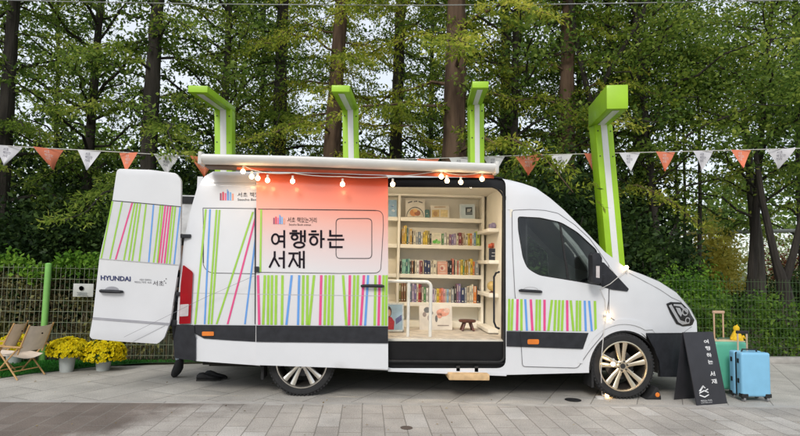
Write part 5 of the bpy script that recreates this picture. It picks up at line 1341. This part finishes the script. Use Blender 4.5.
def tree(seed, H, r, zlo, spread, nb, style, leafm, barkm, lean=(0,0), lsize=.10, dens_=1.0, limbs=True, fork=None):
    """returns (MB trunk, leaf arrays) around the origin"""
    q = np.random.default_rng(seed); mb = MB(); pts = []; K_ = 12
    ph = q.uniform(0,6.28,2)
    for i in range(K_+1):
        t = i/K_; pts.append(Vector((lean[0]*t*H+.10*r*6*math.sin(ph[0]+t*5)*t, lean[1]*t*H+.1*r*6*math.sin(ph[1]+t*4)*t, t*H-.02)))
    rs = [r*(1.28 if i == 0 else 1)*(1-.80*i/K_) for i in range(K_+1)]
    KK = 60; big = []; b_r = []
    for i in range(KK+1):
        t = i/KK*K_; k0 = min(int(t), K_-1); big.append(pts[k0].lerp(pts[k0+1], t-k0)); b_r.append((rs[k0]+(rs[k0+1]-rs[k0])*(t-k0))*q.uniform(.96,1.05))
    n0 = len(mb.v); mb.tube(big, b_r, 18); ridge = q.uniform(-.09,.09,18); 
    for i in range(KK+1):
        c = big[i]
        for k in range(18):
            v = Vector(mb.v[n0+i*18+k]); f_ = 1+ridge[(k+int(i*.12)) % 18]+q.uniform(-.05,.05); mb.v[n0+i*18+k] = tuple(c+(v-c)*f_)
    def at(z):
        t = cl(z/H)*K_; i = min(int(t), K_-1); return pts[i].lerp(pts[i+1], t-i)
    LP = []; LT = []
    az = q.uniform(0,6.28)
    for i in range(nb):
        f = (i+.5)/nb; z = zlo+(H*.97-zlo)*f**.85; az += 2.4+q.uniform(-.4,.4)
        L_ = spread*(1-.70*f)*q.uniform(.65,1.15)*(1.0 if style == 'c' else 1.1)
        if style == 'c': up0, dr = .28, .55
        else: up0, dr = .75, .45
        o = Vector((math.cos(az), math.sin(az), 0)); p0 = at(z); n_ = 7; bp = []
        wob = q.normal(size=(n_+1,3))*.05*L_/2
        for k in range(n_+1):
            t = k/n_; bp.append(p0+o*(L_*t)+Vector((0,0,L_*(up0*t-dr*t*t)))+Vector(wob[k])*(t > 0))
        mb.tube(bp, [max(.004, (.010+.009*L_)*(1-.85*k/n_)) for k in range(n_+1)], 5, cap=False)
        side_ = Vector((-o.y, o.x, 0)); nt_ = int(L_*9*dens_)
        for k in range(nt_):
            t = .12+.88*(k+q.random())/nt_; i2 = min(int(t*n_), n_-1); c = bp[i2].lerp(bp[i2+1], t*n_-i2)
            s = 1 if k % 2 else -1; tl = (.30+.55*(1-abs(t-.45)))*q.uniform(.5,1.1)*(.75 if style == 'c' else .8)
            if style == 'c': dv = (side_*s*.85+o*.5+Vector((0,0,q.uniform(-.45,.05)))).normalized()
            else: dv = Vector(q.normal(size=3)); dv.z = abs(dv.z)*.4; dv = dv.normalized()
            nl = max(3, int(tl/.042*dens_))
            tt = q.random(nl)
            C = np.array(c)[None]+np.outer(tt*tl, np.array(dv)); C[:,2] -= .18*tt**2*tl; C += q.normal(size=C.shape)*(.025 if style == 'c' else .08)
            LP.append(C); LT.append(np.repeat(np.array(dv)[None], nl, 0))
    C = np.concatenate(LP); T0_ = np.concatenate(LT); n_ = len(C)
    T = T0_*.7+q.normal(size=(n_,3))*(.55 if style == 'c' else 1.0); T[:,2] -= .25; T = unit(T)
    nz = q.normal(size=(n_,3))*.5; nz[:,2] += 1.0; Bv = unit(np.cross(T, nz)); l = lsize*q.uniform(.55,1.35,n_)
    return mb, (C, T, Bv, l*(.36 if style == 'c' else .6), l), at
print_counts = []
PROTO = {}
def make_proto(key, *a, **k):
    mb, L_, at = tree(*a, **k); barkm = a[8]; leafm = a[7]
    t = thing('tree', (0,0,0), 'x', 'tree', None)
    mb.build('trunk', barkm, t, recalc=False); o = np_quads('crown', *L_, leafm, t); print_counts.append((key, len(L_[0])))
    PROTO[key] = [t, False]; return t
def place(key, x, y, rot, label, group, sc=1.0):
    t, used = PROTO[key]
    if used: t = copy_tree(t)
    else: PROTO[key][1] = True
    t.location = (x, y, 0); t.rotation_euler = (0,0,rot); t.scale = (sc,sc,sc); tag(t, label, 'tree', group); t.name = 'tree'
    return t
#            seed  H   r   zlo spread nb style
make_proto('A', 1, 14, .20, 2.6, 3.2, 42, 'c', lv_mid, bark_d, dens_=2.0, lsize=.092)
make_proto('B', 2, 14, .26, 3.1, 3.0, 44, 'c', lv_yel, bark_b, dens_=1.9, lsize=.092)
make_proto('C', 3, 13, .12, 2.0, 3.2, 64, 'b', lv_dark, bark_d, lsize=.10, dens_=1.15)
make_proto('D', 4, 12, .10, 2.6, 3.0, 58, 'b', lv_mid, bark_d, lean=(-.10,.0), lsize=.10, dens_=1.15)
GR = 'tall trees of the wood behind the fence'
def X(px, Y, py=160): return P(px, py, Y).x
FARL = 'farther tree of the wood, its crown merging with others behind the fence'
place('A', X(150,5.8), 5.8, .3, 'thick dark straight trunked conifer left of the leftmost green lamp', GR)
place('A', X(5,6.0), 6.0, 2.1, 'dark conifer at the left edge of the picture above the folding chairs', GR, .9)
place('C', X(222,7.2), 7.2, 1.0, 'slender dark tree straight behind the leftmost green lamp', GR)
place('B', X(332,6.4), 6.4, 2.6, 'tall conifer with yellow green sprays behind the second green lamp', GR, .93)
place('B', X(454,5.6), 5.6, .9, 'thickest reddish brown trunk, rising behind the third green lamp', GR, 1.15)
place('B', X(566,7.1), 7.1, 1.1, 'reddish brown trunk standing between the third and the leaning green lamp', GR, 1.0)
place('D', X(664,6.8,250), 6.8, 0.2, 'dark tree with slanting limbs right of the leaning green lamp', GR, 1.05)
place('D', X(745,7.0,250), 7.0, 3.0, 'dark thick stemmed tree behind the suitcases', GR, 1.0)
place('C', X(515,6.8), 6.8, 2.0, 'dark tree between the two reddish brown trunks', GR, 1.05)
place('C', X(90,7.5), 7.5, 3.0, 'dark tree between the left edge conifer and the thick dark trunk', GR, 1.1)
place('A', X(280,8.5), 8.5, 1.4, 'conifer in second row between the leftmost and second green lamp', GR, 1.1)
place('A', X(395,8.0), 8.0, 5.0, 'conifer in second row between the second and third green lamp', GR, 1.05)
for k, (px, Y, key, sc) in enumerate([(-60,7,'C',1.1),(60,12,'D',.95),(215,13,'D',1.0),(260,14,'C',1.1),(430,13,'C',1.1),(505,12,'A',1.25),(580,11,'C',1.15),(610,8.3,'C',1.1),(640,13,'A',1.2),(800,11.5,'C',1.2),(860,9.0,'A',1.15)]):
    place(key, X(px,Y), Y, k*1.7, FARL, GR, sc)

# forked and thin bare stems at the right
def stem(name, pts, rad_, m, label, crown=None, cat='tree'):
    t = thing(name, (pts[0][0].x, pts[0][0].y, 0), label, cat, GR)
    mb = MB()
    for p_, r2 in zip(pts, rad_): mb.tube(p_, r2, 9)
    mb.build('trunk', m, t, recalc=False)
    if crown is not None:
        c, rx_, rz_, n_, lm, ls, sd = crown; q = np.random.default_rng(sd)
        cc_ = np.array(c)+q.normal(size=(26,3))*np.array([rx_,rx_*.7,rz_])*.5
        C = cc_[q.integers(0,26,n_)]+q.normal(size=(n_,3))*np.array([.42,.42,.26]); o_ = np.array(t.location)
        np_quads('crown', *rand_leaves(C-o_, ls, .3, .2, .5, q), lm, t)
    return t
def SP(*pp, Y): return [P(x, y, Y) if y < 900 else Vector((P(x, 300, Y).x, Y, -.02)) for x, y in pp]
Y = 6.2
stem('tree', [SP((787,999),(786,300),(783,285),(776,262),(770,235),(762,200),(755,150),Y=Y), SP((784,285),(793,255),(800,225),(812,180),(830,120),Y=Y)], [[.20,.17,.14,.09,.08,.07,.05],[.10,.08,.07,.06,.04]], bark_d, 'forked dark trunk at the right edge behind the fence', ((X(800,Y,60),Y,5.2),2.2,1.6,7000,lv_dark,.11,5))
stem('tree', [SP((762,999),(760,300),(757,240),(752,200),(748,150),(740,90),Y=8.6)], [[.20,.17,.15,.12,.10,.07]], bark_g, 'grey brown trunk between the thick dark stem and the forked trunk', ((X(745,8.6,60),8.6,6.4),2.2,1.5,6000,lv_mid,.11,6))
for k, (px, w_) in enumerate(((676,.055),(684,.045),(699,.06))):
    stem('tree', [SP((px,999),(px,280),(px+1,200),(px-2+k,120),(px-4,40),Y=9.5)], [[w_*1.2,w_,w_*.9,w_*.7,w_*.5]], bark_g, ['left one of a close pair of thin pale stems','right one of a close pair of thin pale stems','thin pale stem standing alone before the open bright gap'][k], ((X(px-4,9.5,40),9.5,7+.5*k),1.8,1.6,3500,lv_mid,.11,20+k))
# long slanting limbs crossing behind the leaning lamp
stem('tree', [SP((640,999),(628,270),(612,190),(598,130),(585,100),Y=6.6)[:3], SP((600,140),(622,100),(650,60),(690,0),(720,-40),Y=6.6), SP((612,190),(606,150),(600,140),(580,60),(570,0),Y=6.6), SP((588,115),(610,70),(640,20),(662,-30),Y=6.4)], [[.14,.12,.10],[.09,.075,.065,.055,.05],[.10,.09,.08,.06,.05],[.05,.05,.045,.04]], bark_d, 'dark leaning tree whose long limbs slant up to the right behind the leaning lamp', ((X(690,6.6,20),6.8,6.4),2.4,1.0,6500,lv_dark,.10,9))
mb = None

# shrubs
def shrub(name, label, c, rx_, ry_, rz_, n_, lm, ls, sd, grp=None, cat='shrub', stems=5):
    q = np.random.default_rng(sd); t = thing(name, c, label, cat, grp)
    k = 30; cc_ = unit(q.normal(size=(k,3)))*q.uniform(.3,.9,(k,1)); cc_[:,2] = cc_[:,2]*.5+.5
    C = cc_[q.integers(0,k,n_)]+q.normal(size=(n_,3))*.17; C = C*np.array([rx_,ry_,rz_]); C = C[C[:,2] > .0]
    np_quads('foliage', *rand_leaves(C, ls, .2, .1, .5, q), lm, t)
    mb = MB()
    for s in range(stems):
        a_ = q.uniform(0,6.28); e_ = Vector((math.cos(a_)*rx_*.6, math.sin(a_)*ry_*.6, rz_*.8)); mb.tube([Vector(c), Vector(c)+e_*.5+Vector((0,0,rz_*.1)), Vector(c)+e_], [.025,.018,.008], 5)
    mb.build('stem', bark_d, t, recalc=False); return t
UG = 'dark bushes of the undergrowth behind the fence'; UL = 'dark green bush of the undergrowth behind the fence and van'
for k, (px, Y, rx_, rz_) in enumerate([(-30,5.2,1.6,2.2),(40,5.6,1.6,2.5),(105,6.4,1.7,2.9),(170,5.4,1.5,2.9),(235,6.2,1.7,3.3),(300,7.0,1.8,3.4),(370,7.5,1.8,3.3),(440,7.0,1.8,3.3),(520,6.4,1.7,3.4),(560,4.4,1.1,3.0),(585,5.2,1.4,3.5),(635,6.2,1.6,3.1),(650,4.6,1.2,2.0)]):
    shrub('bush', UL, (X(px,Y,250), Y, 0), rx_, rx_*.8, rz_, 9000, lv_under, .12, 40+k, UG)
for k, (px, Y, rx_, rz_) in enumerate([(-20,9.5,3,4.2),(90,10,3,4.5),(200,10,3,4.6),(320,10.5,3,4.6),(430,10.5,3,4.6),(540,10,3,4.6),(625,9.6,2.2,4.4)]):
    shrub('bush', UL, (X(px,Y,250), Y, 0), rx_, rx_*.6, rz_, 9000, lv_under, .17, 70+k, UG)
shrub('bush', 'yellow green autumn tree beyond the open gap at the right', (X(704,10.3,250),10.3,0), 1.5,1.1,2.75, 9000, lv_gold, .14, 81, cat='bush')
shrub('bush', 'pale green tree far beyond the open gap at the right', (X(735,22,250),22,0), 5.5,2.0,3.4, 9000, leaf_mat('leaves_pale', (.30,.38,.18), (.5,.58,.30), (.7,.75,.45), 1.0, .55), .16, 85, cat='bush')
shrub('bush', 'small bright yellow bush between the trunks behind the suitcases', (X(757,10,250),10,0), 1.0,.8,1.1, 2500, lv_gold, .11, 82, cat='bush')
shrub('bush', 'rust red bush at the right edge beyond the forked trunk', (X(797,12,250),12,0), 1.3,.9,2.4, 3500, leaf_mat('leaves_rust', (.10,.04,.02), (.25,.09,.05), (.35,.16,.08), 1.5, .4), .12, 83, cat='bush')
shrub('bush', 'low dark bush in front of the yellow green tree at the right', (X(720,8.5,250),8.5,0), 1.7,1.0,.85, 5000, lv_under, .11, 84, cat='bush')
for k, (px, Y, rx_, rz_) in enumerate([(780,9.5,1.8,1.2),(830,8,1.6,1.7)]):
    shrub('bush', ['low dark bush behind the forked trunk','dark bush just beyond the right edge of the picture'][k], (X(px,Y,250), Y, 0), rx_, 1.0, rz_, 5000, lv_under, .11, 90+k, cat='bush')

# hedges and vines along the fence
def band(name, label, x0, x1, z0, z1, dy, n_, lm, ls, sd, cat='hedge', zf=None, clump=.16):
    q = np.random.default_rng(sd); k = int((x1-x0)*26); cx = q.uniform(x0,x1,k); cz = z0+(z1-z0)*q.random(k)**.8
    i = q.integers(0,k,n_); xx = cx[i]+q.normal(size=n_)*clump; zz = cz[i]+q.normal(size=n_)*clump*.5
    if zf is not None: zz = zz*zf(xx)
    yy = FY(xx)+dy+q.uniform(-.10,.22,n_); C = np.c_[xx,yy,zz]; C = C[(zz > .01)]
    c = Vector(((x0+x1)/2, FY((x0+x1)/2)+dy, 0)); t = thing(name, c, label, cat)
    np_quads('foliage', *rand_leaves(C-np.array(c), ls, .1, .05, .6, q), lm, t)
    mb = MB()
    for s in range(int((x1-x0)*9)):
        x = q.uniform(x0,x1); mb.tube([(x,FY(x)+dy+.06,0),(x+q.normal()*.06,FY(x)+dy+.05,z1*.5),(x+q.normal()*.15,FY(x)+dy+.05,z1*.92)], [.008,.006,.003], 4)
    mb.build('stem', mat('dry_stem', (.14,.11,.07), rough=.9, var=.3), t, recalc=False); return t
wv = lambda x: 1+.06*np.sin(x*3.1)+.05*np.sin(x*7.3+1)
band('climbing_plant', 'dry brown vines and leaves climbing the back of the wire fence left of the van', -7.5, -1.4, .02, 1.15, .12, 11000, lv_vine, .07, 101, 'vine')
band('hedge', 'bright green leafy creeper spilling over the top of the fence left of the van', -7.5, -1.6, 1.22, 1.42, .08, 6500, lv_hedge, .075, 102, zf=wv, clump=.12)
band('hedge', 'dark green clipped hedge behind the fence from the van bonnet to the right edge', 2.2, 9.5, .05, .95, .30, 15000, leaf_mat('leaves_hedge_dark', (.04,.09,.014), (.12,.24,.035), (.30,.44,.07), 1.6, .45), .075, 103, zf=wv)
shrub('bush', 'bright green leafy bush rising above the fence beyond the bonnet', (X(675,3.6,280),3.6,0), .75,.4,1.45, 4200, lv_hedge, .075, 104, cat='bush', stems=8)
shrub('bush', 'bright green small bush above the fence just left of the suitcases', (X(705,3.7,280),3.7,0), .55,.4,1.32, 2500, lv_hedge, .07, 105, cat='bush', stems=6)
for k, (px, c) in enumerate(((755,'yellow green'),(787,'pale'))):
    pass
# far wood
q = np.random.default_rng(77); n_ = 60000
xx = q.uniform(-34,36,n_); hz = 9+2.5*np.sin(xx*.35)+1.5*np.sin(xx*.9+1)
hz = hz*.62; zz = q.random(n_)**.9*hz; gap = (xx > 8.5) & (xx < 26) & (zz < 3.6); C = np.c_[xx, 24+q.normal(size=n_)*1.5+2*np.sin(xx), zz]
C = C[~gap]; tag(np_quads('far_wood', *rand_leaves(C, .34, .2, .1, .6, q), lv_dark), 'dark mass of the far wood closing the view behind the trees', 'wood', kind='stuff')

q = np.random.default_rng(5); n_ = 170; C = np.c_[q.uniform(-5,6.5,n_), q.uniform(-1.6,1.2,n_), np.full(n_, .008)]; C[:,2] += q.uniform(0,.008,n_)
T = unit(np.c_[q.normal(size=(n_,2)), q.normal(size=n_)*.15]); Bv = unit(np.cross(T, np.c_[q.normal(size=(n_,2))*.2, np.ones(n_)])); l = q.uniform(.015,.04,n_)
tag(np_quads('fallen_leaves', C, T, Bv, l*.45, l, leaf_mat('leaves_fallen', (.10,.06,.02), (.25,.17,.05), (.45,.35,.10), 4, .2)), 'tiny fallen brown and yellow leaves scattered over the paving', 'leaves', kind='stuff')
# gantry and blue sign far off at the right
mb = MB(); Yg2 = 11.0; mb.tube([P(676,234.5,Yg2), P(735,232,Yg2), P(820,230,Yg2)], [.05,.06,.06], 8)
gt = thing('street_gantry', (P(820,230,Yg2).x, Yg2, 0), 'grey horizontal street light arm seen between the trunks at the right', 'street light arm')
gm = mat('galvanised', (.36,.38,.38), rough=.5, metal=.2); mb.build('beam', gm, gt)
mb = MB(); a = P(726,232,Yg2-.1); b_ = P(734,239.5,Yg2-.1); mb.box(a.x, b_.x, Yg2-.15, Yg2+.1, b_.z, a.z); mb.build('lamp_box', darkmetal, gt, bevel=.02)
mb = MB(); mb.tube([(P(820,230,Yg2).x,Yg2,0),(P(820,230,Yg2).x,Yg2,P(820,230,Yg2).z)], .09, 10); mb.build('post', gm, gt)
bsg = thing('blue_sign', (P(751,257,10.5).x,10.5,0), 'small blue sign on a post glimpsed between the trunks', 'sign')
mb = MB(); a = P(748.5,252,10.5); b_ = P(753.5,261,10.5); mb.box(a.x, b_.x, 10.48, 10.5, b_.z, a.z); mb.build('plate', mat('sign_blue', (.05,.2,.6), rough=.4), bsg)
mb = MB(); mb.tube([((a.x+b_.x)/2,10.52,0),((a.x+b_.x)/2,10.52,a.z)], .03, 8); mb.build('post', gm, bsg)
# pale far plaza seen through the gap
sheet_ground('far_pavement', [(6,15),(60,15),(60,60),(6,60)], -.012, mat('far_paving', (.42,.41,.38), rough=.9))

# ------------------------------------------------------------------ CAMERA, LIGHT, WORLD
cam = bpy.data.cameras.new('camera'); co = bpy.data.objects.new('camera', cam); COL.objects.link(co)
M = Matrix((( rt.x, up.x, -fw.x, CAM.x),( rt.y, up.y, -fw.y, CAM.y),( rt.z, up.z, -fw.z, CAM.z),(0,0,0,1)))
co.matrix_world = M
cam.sensor_fit = 'HORIZONTAL'; cam.sensor_width = 36; cam.lens = 36*F/800; cam.clip_end = 1000; cam.clip_start = .05
scene.camera = co
SE, SA = 36, 200      # sun elevation, azimuth it comes from (deg from +Y clockwise)
sun = bpy.data.lights.new('sun', 'SUN'); so = bpy.data.objects.new('sun', sun); COL.objects.link(so)
sun.energy = 1.75; sun.angle = R(18); sun.color = (1,.96,.9)
dv = Vector((math.sin(R(SA))*math.cos(R(SE)), math.cos(R(SA))*math.cos(R(SE)), math.sin(R(SE))))
so.rotation_euler = dv.to_track_quat('Z', 'Y').to_euler(); so.location = dv*30
w = bpy.data.worlds.new('World'); scene.world = w; w.use_nodes = True; nt = w.node_tree; N = nt.nodes; L = nt.links
bg = N['Background']; sk = N.new('ShaderNodeTexSky'); sk.sky_type = 'NISHITA'; sk.sun_disc = False; sk.sun_elevation = R(SE); sk.sun_rotation = R(SA)
L.new(sk.outputs[0], bg.inputs['Color']); bg.inputs['Strength'].default_value = .05
b2 = N.new('ShaderNodeBackground'); b2.inputs['Strength'].default_value = .84
tc = N.new('ShaderNodeTexCoord'); nz = N.new('ShaderNodeTexNoise'); nz.inputs['Scale'].default_value = 2.5; L.new(tc.outputs['Generated'], nz.inputs['Vector'])
cr = N.new('ShaderNodeValToRGB'); cr.color_ramp.elements[0].color = (.80,.84,.90,1); cr.color_ramp.elements[1].color = (1,1,1,1); L.new(nz.outputs['Fac'], cr.inputs['Fac']); L.new(cr.outputs[0], b2.inputs['Color'])
sp = N.new('ShaderNodeSeparateXYZ'); L.new(tc.outputs['Generated'], sp.inputs[0])   # buildings and trees across the street dim the low sky on that side
ya = N.new('ShaderNodeMapRange'); ya.inputs['From Min'].default_value = -.45; ya.inputs['From Max'].default_value = .0; L.new(sp.outputs['Y'], ya.inputs['Value'])
za = N.new('ShaderNodeMapRange'); za.inputs['From Min'].default_value = .12; za.inputs['From Max'].default_value = .38; L.new(sp.outputs['Z'], za.inputs['Value'])
mxx = N.new('ShaderNodeMath'); mxx.operation = 'MAXIMUM'; L.new(ya.outputs[0], mxx.inputs[0]); L.new(za.outputs[0], mxx.inputs[1])
mc = N.new('ShaderNodeMix'); mc.data_type = 'RGBA'; L.new(mxx.outputs[0], mc.inputs[0]); n3 = N.new('ShaderNodeTexNoise'); n3.inputs['Scale'].default_value = 9; n3.inputs['Detail'].default_value = 6; L.new(tc.outputs['Generated'], n3.inputs['Vector']); c3 = N.new('ShaderNodeValToRGB'); c3.color_ramp.elements[0].position = .42; c3.color_ramp.elements[0].color = (.07,.09,.05,1); c3.color_ramp.elements[1].position = .6; c3.color_ramp.elements[1].color = (.62,.64,.62,1); L.new(n3.outputs['Fac'], c3.inputs['Fac']); L.new(c3.outputs[0], mc.inputs[6]); L.new(cr.outputs[0], mc.inputs[7]); L.new(mc.outputs[2], b2.inputs['Color'])
ad = N.new('ShaderNodeAddShader'); L.new(bg.outputs[0], ad.inputs[0]); L.new(b2.outputs[0], ad.inputs[1]); L.new(ad.outputs[0], N['World Output'].inputs['Surface'])
scene.view_settings.view_transform = 'Standard'; scene.view_settings.look = 'None'; scene.view_settings.exposure = 0
scene.cycles.max_bounces = 8; scene.cycles.transparent_max_bounces = 12; scene.cycles.sample_clamp_indirect = 4
